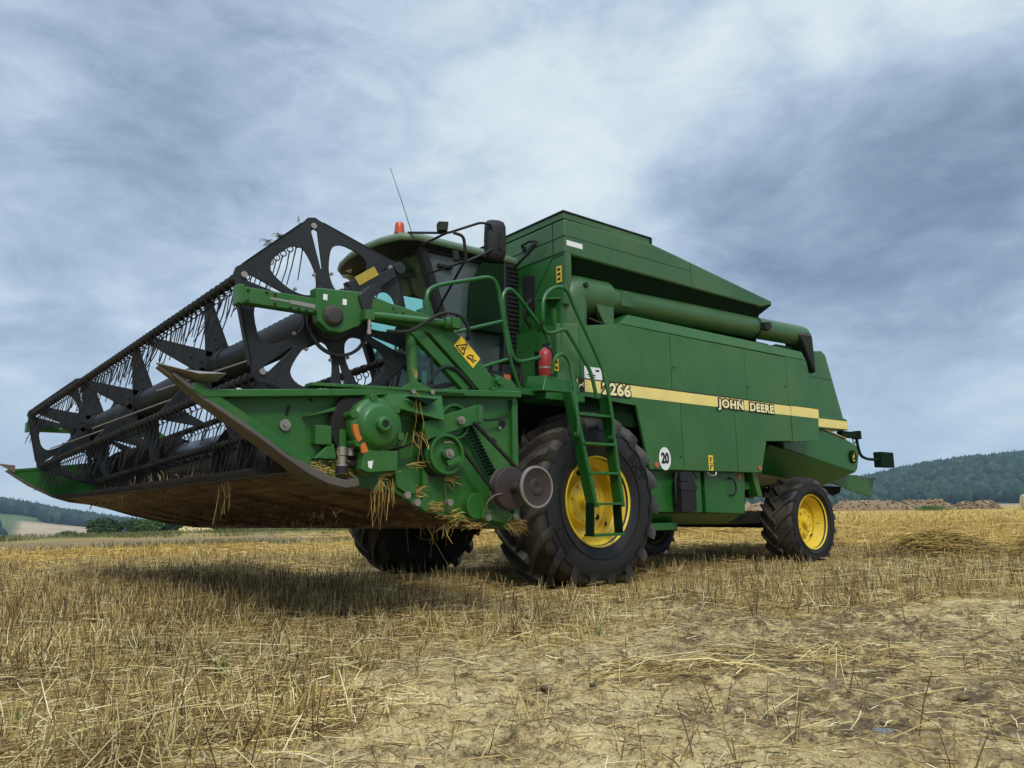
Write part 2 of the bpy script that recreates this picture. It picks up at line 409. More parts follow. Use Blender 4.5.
RU = np.array([-900, -400, 0, 20, 60, 110, 140, 200, 300, 500, 690, 745, 770, 861, 894, 922, 966, 1024, 1200, 1500, 2300])
RP = np.array([22, 19, 16, 13.7, 7, 0, -4, -7, -8, -5, 3, 6, 9, 24, 30, 34, 38, 40, 42, 32, 14])
RA = np.arctan((RU - 512) / 769.0)
def ridge(az): return np.interp(az, RA, RP) / 769.0 * 1000 - 9.0
def valley(az): return -18.0 + 15.5 * sstep(px_az(300), px_az(760), az)
def far_h(az, r):
    re = r_edge(az); V = valley(az)
    re = re * 1.75; h = V * np.clip((r - re) / (600 - re), 0, 1) ** 1.12
    h = h + (np.maximum(ridge(az), V - 2) - V) * sstep(590, 1010, r)
    return h - 55 * sstep(1020, 1700, r)
BARE = np.array([(1.35, 1.55), (0.85, 2.6), (0.65, 3.7), (-1.4, 4.6), (-4, 5.4), (-7, 7), (-6, 12), (7, 12), (6.2, 7.0), (5.2, 5.5), (4.75, 4.45), (4.15, 3.75), (2.95, 2.75)])
def sdist(x, y, P):
    x = np.asarray(x, float); y = np.asarray(y, float); d = np.full(x.shape, 1e9); ins = np.zeros(x.shape, bool)
    n = len(P)
    for i in range(n):
        ax, ay = P[i]; bx, by = P[(i + 1) % n]; ex, ey = bx - ax, by - ay
        t = np.clip(((x - ax) * ex + (y - ay) * ey) / (ex * ex + ey * ey), 0, 1)
        d = np.minimum(d, np.hypot(x - ax - t * ex, y - ay - t * ey))
        c = ((ay > y) != (by > y)) & (x < ex * (y - ay) / (ey if ey else 1e-9) + ax); ins ^= c
    return np.where(ins, -d, d)
def bare(x, y):
    d = sdist(x, y, BARE) + (fbm(x * 1.6, y * 1.6, 5, 5, .65) - .5) * 2.1
    b = 1 - sstep(-.28, .22, d)
    isl = np.exp(-(((x - 2.15) / .55) ** 2 + ((y - 3.1) / .55) ** 2)) * .75          # a sparse island of stubble in the track
    return np.clip(b - isl, 0, 1)
def micro(x, y, r):
    near = 1 - sstep(12, 30, r)
    b = bare(x, y)
    clod = np.maximum(fbm(x * 13, y * 13, 11, 4, .6) - .47, 0) * (.06 + .12 * sstep(.45, .65, fbm(x * .9, y * .9, 61, 3)))
    rut = (fbm(x * 1.1, y * 1.1, 21, 3) - .5) * .035
    return near * (rut + clod * (.45 + .55 * b) + debris(x, y) * (fbm(x * 11, y * 11, 95, 4, .65) - .35) * .075 + (fbm(x * 30, y * 30, 31, 2) - .5) * .012)
def ground_z(x, y):
    az, r = azr(x, y)
    return micro(x, y, r) + np.where(r > r_edge(az), far_h(az, r), 0)

def polar(name, m, radii, naz, zfn, attrs=None):
    th = np.linspace(0, 2 * math.pi, naz, endpoint=False); Rr, T = np.meshgrid(radii, th, indexing='ij')
    x = CX + Rr * np.cos(T); y = CY + Rr * np.sin(T); z = zfn(x, y)
    V = np.stack([x, y, z], -1).reshape(-1, 3)
    i = np.arange(len(radii) - 1)[:, None]; j = np.arange(naz)[None, :]
    a = i * naz + j; b = i * naz + (j + 1) % naz
    F = np.stack([a, a + naz, b + naz, b], -1).reshape(-1, 4)
    o = npmesh(name, V, F, m, smooth=True)
    for k, fn in (attrs or {}).items():
        at = o.data.attributes.new(k, 'FLOAT', 'POINT'); at.data.foreach_set('value', np.ascontiguousarray(fn(x, y).reshape(-1), dtype=np.float32))
    return o
def debris(x, y):
    az, r = azr(x, y); n_ = fbm(x * 1.7, y * 1.7, 91, 4, .6)
    return sstep(R_(6), R_(15), az + (n_ - .5) * .35) * sstep(2.5, 3.0, r) * (1 - sstep(6.5, 8, r)) * sstep(.38, .55, n_)
def ground_mat():
    m, t = mat('field_soil')
    p = t.n('ShaderNodeTexCoord').outputs['Object']
    A = lambda k: t.n('ShaderNodeAttribute', attribute_name=k).outputs['Fac']
    big = t.noise(p, .35, 5, .6); mid = t.noise(p, 3.2, 7, .65); fine = t.noise(p, 60, 5, .7); grit = t.noise(p, 17, 6, .7)
    soil = t.ramp(t.math('ADD', t.math('MULTIPLY', mid, .6), t.math('MULTIPLY', grit, .4)), [(.34, (.15, .095, .038)), (.41, (.40, .280, .118)), (.48, (.62, .455, .200)), (.64, (.76, .59, .30))])
    soil = t.mix(t.ramp(fine, [(.32, .45), (.52, 0)]), soil, (.12, .078, .036))
    damp = t.ramp(t.noise(p, 1.15, 7, .7), [(.47, 0), (.62, .62)])
    soil = t.mix(t.math('MULTIPLY', damp, t.ramp(grit, [(.40, 1.0), (.58, .1)])), soil, (.085, .055, .027))
    db = t.math('MULTIPLY', A('debris'), t.ramp(t.noise(p, 9, 7, .7), [(.42, 0), (.56, .9)]))
    soil = t.mix(db, soil, t.mix(grit, (.05, .032, .016), (.19, .13, .07)))
    vor = t.n('ShaderNodeTexVoronoi', {'Vector': t.n('ShaderNodeVectorMath', {0: p, 1: t.n('ShaderNodeTexNoise', {'Vector': p, 'Scale': 6.0, 'Detail': 3}).outputs[1]}, operation='ADD').outputs[0], 'Scale': 9.0}, feature='DISTANCE_TO_EDGE').outputs[0]
    crack = t.ramp(vor, [(.0, .8), (.035, 0)])
    soil = t.mix(t.math('MULTIPLY', crack, t.math('ADD', .06, t.math('MULTIPLY', damp, .8))), soil, (.06, .038, .02))
    speck = t.ramp(t.noise(p, 120, 3, .6), [(.63, 0), (.70, .55)])
    soil = t.mix(speck, soil, (.12, .08, .04))
    # chaff and broken straw between the stubble
    st = t.noise(t.n('ShaderNodeMapping', {'Vector': p, 'Rotation': (0, 0, .6), 'Scale': (14, 90, 1)}).outputs[0], 1.0, 5, .7, 1.2)
    st2 = t.noise(t.n('ShaderNodeMapping', {'Vector': p, 'Rotation': (0, 0, -.8), 'Scale': (100, 16, 1)}).outputs[0], 1.0, 5, .7, 1.2)
    sv = t.math('MAXIMUM', st, st2)
    litter = t.ramp(sv, [(.40, (.075, .042, .013)), (.50, (.28, .175, .055)), (.60, (.54, .38, .125)), (.74, (.68, .52, .21))])
    c = t.mix(A('bare'), litter, soil)
    farc = t.ramp(t.math('ADD', t.math('MULTIPLY', big, .5), t.math('MULTIPLY', t.noise(p, 1.2, 6, .7), .5)), [(.34, (.26, .168, .045)), (.50, (.44, .295, .080)), (.66, (.57, .41, .13))])
    c = t.mix(A('far'), c, farc)
    green = t.ramp(t.noise(p, .9, 6, .7), [(.35, (.09, .10, .03)), (.65, (.20, .175, .06))])
    c = t.mix(A('verge'), c, green)
    c = t.mix(A('dirt'), c, t.ramp(t.noise(p, 1.6, 6, .7), [(.3, (.10, .065, .036)), (.7, (.30, .21, .12))]))
    pst = t.ramp(t.noise(p, .02, 4), [(.4, (.12, .17, .05)), (.6, (.33, .27, .13))])
    c = t.mix(A('valley'), c, pst)
    h = t.math('ADD', t.math('MULTIPLY', grit, .5), t.math('ADD', t.math('MULTIPLY', fine, .4), t.math('MULTIPLY', t.noise(p, 170, 4, .7), .25)))
    h = t.math('SUBTRACT', h, t.math('MULTIPLY', crack, .35))
    finish(t, t.n('ShaderNodeBsdfPrincipled', {'Base Color': c, 'Roughness': .9, 'Specular IOR Level': .2}), h, .9, .035)
    return m
def a_far(x, y): az, r = azr(x, y); return sstep(16, 34, r)
def a_verge(x, y):
    az, r = azr(x, y); q = r / r_edge(az); return (np.clip(sstep(.96, 1.0, q) * (1 - sstep(1.04, 1.10, q)) + sstep(1.36, 1.52, q) * (1 - sstep(2.2, 2.6, q)), 0, 1) * (.55 + .45 * sstep(.4, .6, fbm(x * .3, y * .3, 3)))) * (1 - .55 * sstep(0, .35, az))
def a_dirt(x, y):
    az, r = azr(x, y); q = r / r_edge(az); return sstep(1.04, 1.10, q) * (1 - sstep(1.34, 1.5, q)) * .75 * (1 - .6 * sstep(0, .35, az))
def a_valley(x, y):
    az, r = azr(x, y); return sstep(2.4, 3.4, r / r_edge(az))
M['ground'] = ground_mat()
radii = np.concatenate([[.05], np.geomspace(.6, 30, 430), np.geomspace(30.6, 560, 150)])
ground = polar('ground', M['ground'], radii, 900, ground_z, {'bare': bare, 'debris': debris, 'far': a_far, 'verge': a_verge, 'dirt': a_dirt, 'valley': a_valley})
tag(ground, kind='structure')

def hill_mat():
    m, t = mat('hill_fields')
    p = t.n('ShaderNodeTexCoord').outputs['Object']
    A = lambda k: t.n('ShaderNodeAttribute', attribute_name=k).outputs['Fac']
    c = t.ramp(t.noise(p, .03, 6, .6), [(.35, (.018, .032, .012)), (.65, (.045, .065, .022))])
    c = t.mix(A('tan'), c, t.ramp(t.noise(p, .05, 5), [(.3, (.30, .215, .125)), (.7, (.42, .31, .19))]))
    c = t.mix(A('pasture'), c, (.085, .115, .04))
    finish(t, t.n('ShaderNodeBsdfPrincipled', {'Base Color': c, 'Roughness': .95, 'Specular IOR Level': .1}))
    return m
def patch(u0, u1, r0, r1, soft=.006):
    a0, a1 = px_az(u0), px_az(u1)
    def f(x, y):
        az, r = azr(x, y); sh = (az - a0) / (a1 - a0) * 25
        return sstep(a0 - soft, a0 + soft, az) * (1 - sstep(a1 - soft, a1 + soft, az)) * sstep(r0 - 10, r0 + 10, r) * (1 - sstep(r1 - 12 + sh, r1 + 12 + sh, r))
    return f
tan_f = patch(20, 104, 560, 840); pas_f = patch(-10, 42, 770, 880); tan_r = patch(930, 1300, 560, 640)
M['hill'] = hill_mat()
hills = polar('hills', M['hill'], np.concatenate([np.linspace(555, 1100, 56), np.linspace(1130, 1800, 18)]), 720,
              lambda x, y: far_h(*azr(x, y)) - .05, {'tan': lambda x, y: np.maximum(tan_f(x, y), tan_r(x, y)), 'pasture': lambda x, y: pas_f(x, y) * (1 - tan_f(x, y))})
tag(hills, kind='structure')

def leaf_mat(name, stops):
    m, t = mat(name)
    g = t.n('ShaderNodeNewGeometry').outputs['Random Per Island']
    c = t.ramp(g, stops)
    finish(t, t.n('ShaderNodeBsdfPrincipled', {'Base Color': c, 'Roughness': .8, 'Specular IOR Level': .2}))
    return m
M['forest'] = leaf_mat('forest_canopy', [(0, (.005, .015, .009)), (.45, (.010, .030, .015)), (.8, (.018, .044, .018)), (1, (.034, .062, .024))])
def ico(sub):
    bm = bmesh.new(); bmesh.ops.create_icosphere(bm, subdivisions=sub, radius=1)
    V = np.array([v.co for v in bm.verts]); F = np.array([[v.index for v in f.verts] for f in bm.faces]); bm.free(); return V, F
IV, IF = ico(2)
def trees_far():
    Vs = []; Fs = []; o = 0
    n = 26000
    az = rng.uniform(px_az(-420), px_az(1700), n); r = np.sqrt(rng.uniform(590 ** 2, 1075 ** 2, n))
    x = CX + r * np.cos(AZ0 - az); y = CY + r * np.sin(AZ0 - az)
    keep = (np.maximum(np.maximum(tan_f(x, y), pas_f(x, y)), tan_r(x, y)) < .3)
    low = az < px_az(420)
    keep &= ~(low & (r < 800 + 60 * (fbm(x * .02, y * .02, 8) - .5)) & (rng.random(n) > .07))
    x, y, r, az = x[keep], y[keep], r[keep], az[keep]; z = far_h(az, r)
    for i in range(len(x)):
        conif = rng.random() < (.45 if r[i] > 900 else .25)
        h = rng.uniform(7, 12.5) * (1.15 if conif else 1); wd = h * (rng.uniform(.2, .28) if conif else rng.uniform(.34, .5))
        V = IV * (1 + .35 * (rng.random((len(IV), 1)) - .5))
        if conif: V = V * np.array([1, 1, 1]); k = np.clip(1.05 - (V[:, 2:3] + 1) / 2, .04, 1) * 1.5; V = np.concatenate([V[:, :2] * k, V[:, 2:3]], 1)
        V = V * np.array([wd, wd, h * .52]) + np.array([x[i], y[i], z[i] + h * .5])
        Vs.append(V); Fs.append(IF + o); o += len(V)
    return npmesh('forest', np.concatenate(Vs), np.concatenate(Fs), M['forest'])
forest = trees_far(); tag(forest, 'dark wooded hillside fading blue behind the harvested field', 'forest', kind='stuff')

# ------------------------------------------------------------------ bushes and trees along the left edge of the field
M['trunk'] = paint('bark', (.06, .045, .03), amt=.3, rough=.9, coat=0)
for nm, st in (('leaf_dark', [(0, (.012, .030, .008)), (.6, (.030, .060, .014)), (1, (.065, .10, .022))]), ('leaf_mid', [(0, (.025, .055, .010)), (.6, (.060, .105, .020)), (1, (.12, .17, .035))]),
               ('leaf_pale', [(0, (.10, .12, .04)), (.6, (.24, .24, .10)), (1, (.40, .36, .18))])):
    M[nm] = leaf_mat(nm, st)
def at_az(u, r):
    az = px_az(u); x = CX + r * math.cos(AZ0 - az); y = CY + r * math.sin(AZ0 - az); return x, y, float(ground_z(np.array([x]), np.array([y]))[0])
def bush(name, u, r, wd, h, leaf, label, cat, group=None, n=1500, lobes=9):
    x, y, z = at_az(u, r)
    root = empty(name, (x, y, z)); tag(root, label, cat, group)
    mb = MB()
    tip = []
    mb.tube([(0, 0, -.1), (0.02 * wd, 0, h * .3), (0, 0.03 * wd, h * .62)], .035 * h + .03, 7, r1=.02 * h)
    cs = []
    for k in range(lobes):
        a = 2 * math.pi * k / lobes + random.uniform(-.4, .4); q = random.uniform(.35, 1) ** .7
        c = Vector((math.cos(a) * wd * .34 * q, math.sin(a) * wd * .34 * q, h * random.uniform(.28, .74)))
        cs.append((c, wd * random.uniform(.15, .25)))
        mb.tube([(0, 0, h * .22), tuple(c * .6 + Vector((0, 0, h * .1))), tuple(c)], .018 * h + .01, 5, r1=.008 * h)
    cs.append((Vector((0, 0, h * .74)), wd * .22))
    mb.build('trunk', M['trunk'], root)
    idx = rng.integers(0, len(cs), n); C = np.array([c for c, _ in cs])[idx]; Rr = np.array([q for _, q in cs])[idx]
    d = rng.normal(size=(n, 3)); d /= np.linalg.norm(d, axis=1, keepdims=True)
    P = C + d * (Rr * rng.uniform(.45, 1.06, n) ** .6)[:, None] * np.array([1, 1, .85 * h / wd * 1.35]); P[:, 2] = np.maximum(P[:, 2], .06)
    s = wd * rng.uniform(.022, .05, n)
    a = rng.normal(size=(n, 3)); a /= np.linalg.norm(a, axis=1, keepdims=True); b = np.cross(a, rng.normal(size=(n, 3))); b /= np.linalg.norm(b, axis=1, keepdims=True)
    V = np.stack([P - a * s[:, None], P + b * s[:, None] * .6, P + a * s[:, None], P - b * s[:, None] * .6], 1).reshape(-1, 3)
    npmesh('crown', V, np.arange(4 * n).reshape(n, 4), M[leaf], root)
    return root
bush('round_tree', 108, 118, 5.4, 2.75, 'leaf_dark', 'dark green rounded tree alone left of the hedge under the header tip', 'tree', n=2600, lobes=11)
bush('shrub', 72, 110, 2.6, 1.0, 'leaf_mid', 'small low shrub in front of the tan field slope on the far left', 'shrub', n=900)
bush('shrub', 87, 114, 1.8, .75, 'leaf_dark', 'smallest dark shrub touching the left side of the round tree', 'shrub', n=700)
hedge = [(138, 116, 3.4, 2.6, 'leaf_dark', 'dark tall bush at the left end of the hedge'), (153, 112, 4.0, 2.35, 'leaf_mid', 'second bush from the left end of the hedge, fresh green'),
         (170, 114, 4.4, 2.7, 'leaf_dark', 'tallest dark bush of the hedge behind the pale straw heap'), (188, 112, 3.8, 2.2, 'leaf_dark', 'dark bush of the hedge right above the straw heap'),
         (205, 110, 4.2, 2.3, 'leaf_mid', 'fresh green bush of the hedge at the right end of the straw heap'), (223, 113, 4.0, 2.45, 'leaf_mid', 'bush second from the right end of the hedge'),
         (243, 112, 4.2, 2.1, 'leaf_mid', 'lowest green bush at the right end of the hedge under the header belly'), ]
for u, r, wd, h, lf, lab in hedge: bush('hedge_bush', u, r, wd, h, lf, lab, 'bush', 'bushes of the hedge along the far field edge', n=1700)
bush('pale_bush', 277, 96, 3.4, 1.25, 'leaf_pale', 'pale straw coloured bush beyond the field below the header', 'bush', n=1500)
for k, (u, r, wd, h, lf, lab) in enumerate([(300, 99, 3.0, 1.5, 'leaf_dark', 'dark bush hidden behind the hanging straw under the header'), (322, 104, 3.6, 1.4, 'leaf_mid', 'green bush beside the far front tyre under the header')]):
    bush('bush', u, r, wd, h, lf, lab, 'bush', n=1200)

# heaps: lumpy mounds of clods
def mound(name, u, r, length, wd, h, m, label, cat, ang=0.0, seed=0, nb=700, blob=(.04, .16), group=None):
    x, y, z = at_az(u, r); az = px_az(u); h0 = AZ0 - az - math.pi / 2 + ang
    ex = np.array([math.cos(h0), math.sin(h0)]); ey = np.array([-ex[1], ex[0]])
    g = np.random.default_rng(seed); NX, NY = 70, 18
    s, q = np.meshgrid(np.linspace(-1, 1, NX), np.linspace(-1, 1, NY), indexing='ij')
    prof = np.clip(1 - s ** 4, 0, 1) * np.clip(1 - q ** 2, 0, 1) ** .8
    X = s * length / 2; Y = q * wd / 2
    Z = prof * h * (.45 + .9 * fbm(X * 1.3 + seed, Y * 1.3, seed, 4, .6)) - .06
    V = np.stack([x + X * ex[0] + Y * ey[0], y + X * ex[1] + Y * ey[1], z + Z], -1).reshape(-1, 3)
    i = np.arange(NX - 1)[:, None]; j = np.arange(NY - 1)[None]; a = i * NY + j
    F = np.stack([a, a + NY, a + NY + 1, a + 1], -1).reshape(-1, 4)
    Vs = [V]; Fs = [F[:, [0, 1, 2]], F[:, [0, 2, 3]]]; o = len(V)
    for k in range(nb):
        c = V[g.integers(0, len(V))]; b = IV * g.uniform(*blob) * (1 + .5 * (g.random((len(IV), 1)) - .5)) * np.array([1, 1, .7]) + c
        Vs.append(b); Fs.append(IF + o); o += len(b)
    ob = npmesh(name, np.concatenate(Vs), np.concatenate(Fs), m); tag(ob, label, cat, group); return ob
M['manure'] = leaf_mat('brown_heap', [(0, (.07, .044, .025)), (.5, (.19, .125, .070)), (1, (.40, .29, .17))])
M['strawheap'] = leaf_mat('pale_straw_heap', [(0, (.28, .20, .085)), (.5, (.44, .34, .16)), (1, (.58, .47, .26))])
mound('manure_heap', 868, 100, 11, 2.6, 1.25, M['manure'], 'long brown heap behind the rear wheel below the wooded hill', 'heap', seed=3, nb=620)
mound('manure_heap', 917, 102, 6.4, 2.6, 1.35, M['manure'], 'brown humped heap in the middle of the far right field edge', 'heap', seed=5)
mound('manure_heap', 968, 103, 5.2, 2.2, .95, M['manure'], 'lowest brown heap, nearest to the round bale', 'heap', seed=8)
mound('manure_heap', 742, 96, 9, 2.6, 1.2, M['manure'], 'brown heap seen under the harvester in front of the rear axle', 'heap', seed=9, nb=300)
mound('straw_heap', 198, 78, 3.6, 2.2, .85, M['strawheap'], 'pale straw heap lying in front of the hedge', 'heap', seed=12, nb=200, blob=(.05, .14))
def weed_tuft(name, u, r, wd, h, label, cat, m='weed', n=240):
    x, y, z = at_az(u, r); P0 = np.stack([x + rng.normal(0, wd * .3, n), y + rng.normal(0, wd * .3, n), np.full(n, z)], 1)
    P1 = P0 + np.stack([rng.normal(0, wd * .12, n), rng.normal(0, wd * .12, n), rng.uniform(.4, 1, n) * h], 1)
    o = sticks(name, P0, P1, .02 * wd, M[m]); tag(o, label, cat, kind='stuff'); return o
weed_tuft('weed_clump', 922, 92, 2.2, .55, 'bright green weeds in front of the middle brown heap', 'weeds')
# the round bale at the right border
bx, by, bz = at_az(1021, 84)
bale = empty('hay_bale', (bx, by, bz)); tag(bale, 'pale round straw bale standing at the far right field edge', 'bale')
tdir = Vector((math.cos(AZ0 - px_az(1021) - 1.25), math.sin(AZ0 - px_az(1021) - 1.25), 0))
mb = MB(); mb.lathe([(.0, -.62), (.60, -.62), (.69, -.56), (.72, -.3), (.705, 0), (.72, .3), (.69, .56), (.60, .62), (0, .62)], (0, 0, .70), tdir, 36)
M['bale'] = paint('bale_straw', (.46, .38, .20), dust=(.62, .55, .36), amt=.5, rough=.9, coat=0, wave=.02, scale=2)
mb.build('straw_roll', M['bale'], bale)
mb = MB()
for k in range(5):
    rr = .15 + .11 * k; mb.tube([Vector((0, 0, .70)) + tdir * .625 + (Vector((0, 0, 1)) * math.cos(a) + tdir.cross(Vector((0, 0, 1))) * math.sin(a)) * rr for a in np.linspace(0, 6.28, 24)], .012, 4)
mb.build('end_spiral', M['bale'], bale)

# ------------------------------------------------------------------ stubble
def wedge(n, r0, r1, a0=-48, a1=48, gamma=1.0):
    az = rng.uniform(R_(a0), R_(a1), n); r = np.sqrt(rng.uniform(r0 ** 2, r1 ** 2, n)) if gamma == 1 else r0 * (r1 / r0) ** rng.random(n)
    return CX + r * np.cos(AZ0 - az), CY + r * np.sin(AZ0 - az)
WHEELS = [(0, 1.25, .55, .42), (0, -1.78, .6, .45), (-4.17, 1.15, .32, .26), (-4.17, -1.55, .32, .26)]
def allowed(x, y):
    ok = np.ones(x.shape, bool)
    for wx, wy, a, b in WHEELS: ok &= ~((np.abs(x - wx) < a) & (np.abs(y - wy) < b))
    for wx, wy, a, b in WHEELS:
        q = ((x - wx - .25) / (a + .95)) ** 2 + ((y - wy - .2) / (b + .55)) ** 2
        ok &= ~((q < 1) & (rng.random(x.shape) < .85))
    ok &= ~(((((x - .9) / 1.1) ** 2 + ((y + .7) / .9) ** 2) < 1) & (rng.random(x.shape) < .75))
    az, r = azr(x, y); return ok & (r < r_edge(az) * .97)
def dens(x, y):
    b = bare(x, y); n_ = fbm(x * .9, y * .9, 41, 3); f = fbm(x * 4, y * 4, 47, 2)
    az, r = azr(x, y)
    d = (1 - .975 * b) * (.12 + 1.25 * sstep(.30, .68, n_)) * (.25 + 1.5 * sstep(.25, .75, f))
    return np.clip(d, 0.012, 1.3)
def stubble(name, n, r0, r1, hgt, rad, m, clump=4, label=None, hvar=.45, lean=.22, gam=1.0, kd=1.0, mask=None):
    x, y = wedge(n // clump, r0, r1, gamma=gam); k = rng.random(len(x)) * 1.1 < dens(x, y) * kd
    if mask is not None: k &= mask(x, y)
    k &= allowed(x, y); x = np.repeat(x[k], clump); y = np.repeat(y[k], clump)
    c = len(x); x = x + rng.normal(0, .022, c); y = np.round(y / .13) * .13 * .75 + y * .25 + rng.normal(0, .016, c) if r0 < 12 else y + rng.normal(0, .022, c)
    z = ground_z(x, y) - .01
    hh = hgt * (1 + hvar * rng.normal(0, 1, c)).clip(.25, 2.0) * (.72 + .6 * fbm(x * .6, y * .6, 55, 2))
    P0 = np.stack([x, y, z], 1); ln = rng.normal(0, lean, (c, 2))
    P1 = P0 + np.stack([ln[:, 0] * hh, ln[:, 1] * hh, hh], 1)
    mid = (P0 + P1) / 2 + np.concatenate([rng.normal(0, .035, (c, 2)) * hh[:, None], np.zeros((c, 1))], 1)
    o = sticks(name, P0, P1, rad * rng.uniform(.65, 1.35, c), m, mid=mid)
    tag(o, label, 'stubble', kind='stuff'); return o
def litter(name, n, r0, r1, ln, rad, m, label=None, gam=1.0, z0=.012, zs=.02, kd=1.0, basal=.06, cat='straw'):
    x, y = wedge(n, r0, r1, gamma=gam); k = rng.random(len(x)) < np.clip(dens(x, y) * kd, basal, 1); k &= allowed(x, y); x = x[k]; y = y[k]; c = len(x)
    a = rng.uniform(0, 2 * math.pi, c); L = ln * rng.lognormal(0, .45, c)
    z = ground_z(x, y) + z0 + np.abs(rng.normal(0, zs, c))
    D = np.stack([np.cos(a), np.sin(a), rng.normal(0, .12, c)], 1) * (L / 2)[:, None]
    P = np.stack([x, y, z], 1); Q0 = P - D; Q1 = P + D
    for Q in (Q0, Q1): Q[:, 2] = np.maximum(Q[:, 2], ground_z(Q[:, 0], Q[:, 1]) + .002)
    mid = (Q0 + Q1) / 2 + np.stack([rng.normal(0, .06, c) * L, rng.normal(0, .06, c) * L, np.abs(rng.normal(0, .03, c)) * L], 1)
    o = sticks(name, Q0, Q1, rad * rng.uniform(.6, 1.3, c), m, mid=mid); tag(o, label, cat, kind='stuff'); return o
stubble('stubble', 34000, 1.15, 5.5, .085, .0023, M['straw'], 4, 'pale cut stubble and straw standing in the near left foreground', lean=.36, hvar=.55)
stubble('stubble', 7000, 1.15, 6.5, .115, .0021, M['straw_dark'], 2, 'dark weathered stalks scattered among the foreground stubble', lean=.22, kd=.8)
stubble('stubble', 95000, 5.5, 14, .095, .0026, M['straw'], 5, 'stubble standing around the harvester wheels', lean=.26, hvar=.5)
stubble('stubble', 22000, 5.5, 13, .125, .0026, M['straw_dark'], 4, 'brown stalks standing in the stubble below the header', lean=.18)
stubble('stubble', 90000, 13, 34, .10, .0055, M['straw_gold'], 5, 'golden stubble stretching away behind the harvester', lean=.3, kd=1.1)
stubble('stubble', 120000, 30, 118, .10, .010, M['straw_gold'], 5, 'far stubble field reaching to the brown heaps', lean=.3, kd=1.0, gam=2)
litter('loose_straw', 62000, 1.15, 5.5, .095, .0019, M['straw'], 'loose pale straw lying between the foreground stubble', basal=.045, zs=.028)
litter('loose_straw', 4500, 1.15, 4.2, .13, .0021, M['straw'], 'long bleached straws lying on top of the foreground stubble', basal=.01, zs=.05, z0=.03)
litter('loose_straw', 12000, 1.2, 6.5, .055, .0016, M['straw_dark'], 'dark chaff bits strewn over the bare soil track', basal=.6)
litter('loose_straw', 9000, 1.2, 6.5, .045, .0017, M['straw'], 'short pale straw bits strewn over the bare soil track', basal=.6, z0=.006, zs=.006)
litter('loose_straw', 110000, 5.5, 14, .14, .0025, M['straw'], 'loose straw lying around the wheels', basal=.06, zs=.03)
litter('loose_straw', 70000, 11, 36, .28, .006, M['straw_gold'], 'golden straw lying across the field behind', basal=.3)
# bundle of fresh straw pressed flat on the track, and the swath lying right of the rear wheel
def flat_bundle(name, cx, cy, lx, ly, ang, n, ln, rad, m, label, h=.02, spread=.35):
    s = rng.normal(0, .5, n) * lx; q = rng.normal(0, .5, n) * ly; ca, sa = math.cos(ang), math.sin(ang)
    x = cx + s * ca - q * sa; y = cy + s * sa + q * ca; a = ang + rng.normal(0, spread, n); L = ln * rng.lognormal(0, .35, n)
    env = np.exp(-(q / ly) ** 2 * 1.2)
    z = ground_z(x, y) + .006 + rng.random(n) * h * env
    D = np.stack([np.cos(a), np.sin(a), rng.normal(0, .10, n)], 1) * (L / 2)[:, None]; P = np.stack([x, y, z], 1)
    Q0, Q1 = P - D, P + D
    for Q in (Q0, Q1): Q[:, 2] = np.maximum(Q[:, 2], ground_z(Q[:, 0], Q[:, 1]) + .003)
    o = sticks(name, Q0, Q1, rad * rng.uniform(.6, 1.4, n), m, mid=P + np.stack([np.zeros(n), np.zeros(n), np.abs(rng.normal(0, .02, n))], 1)); tag(o, label, 'straw', kind='stuff'); return o
flat_bundle('straw_bundle', 2.62, 4.55, .42, .20, 2.55, 200, .19, .0022, M['straw'], 'yellow straw pressed flat across the bare track', h=.03, spread=.5)
flat_bundle('straw_bundle', 1.75, 4.9, .5, .35, 2.5, 180, .15, .0022, M['straw'], 'thin straw strewn on the right part of the bare track', h=.02, spread=.8)
flat_bundle('straw_swath', -5.55, 2.35, .42, .5, 2.6, 3600, .26, .0042, M['straw_gold'], 'brown tangled straw swath right of the rear wheel', h=.36, spread=1.1)
flat_bundle('straw_swath', -5.45, 2.45, .5, .4, 2.6, 1800, .22, .0040, M['straw_dark'], 'dark straw coloured as the shaded gaps in the swath right of the rear wheel', h=.20, spread=1.3)  # dark straw laid beneath paints the shaded gaps of the swath
flat_bundle('straw_swath', -6.6, 3.55, .6, .45, 2.6, 3400, .26, .0042, M['straw_gold'], 'straw swath lying at the right border of the field', h=.34, spread=1.1)
flat_bundle('straw_swath', -9.5, -9.0, 6.0, 1.2, 2.3, 6000, .36, .007, M['straw_gold'], 'pale golden swath seen under the header far behind', h=.22, spread=.5)
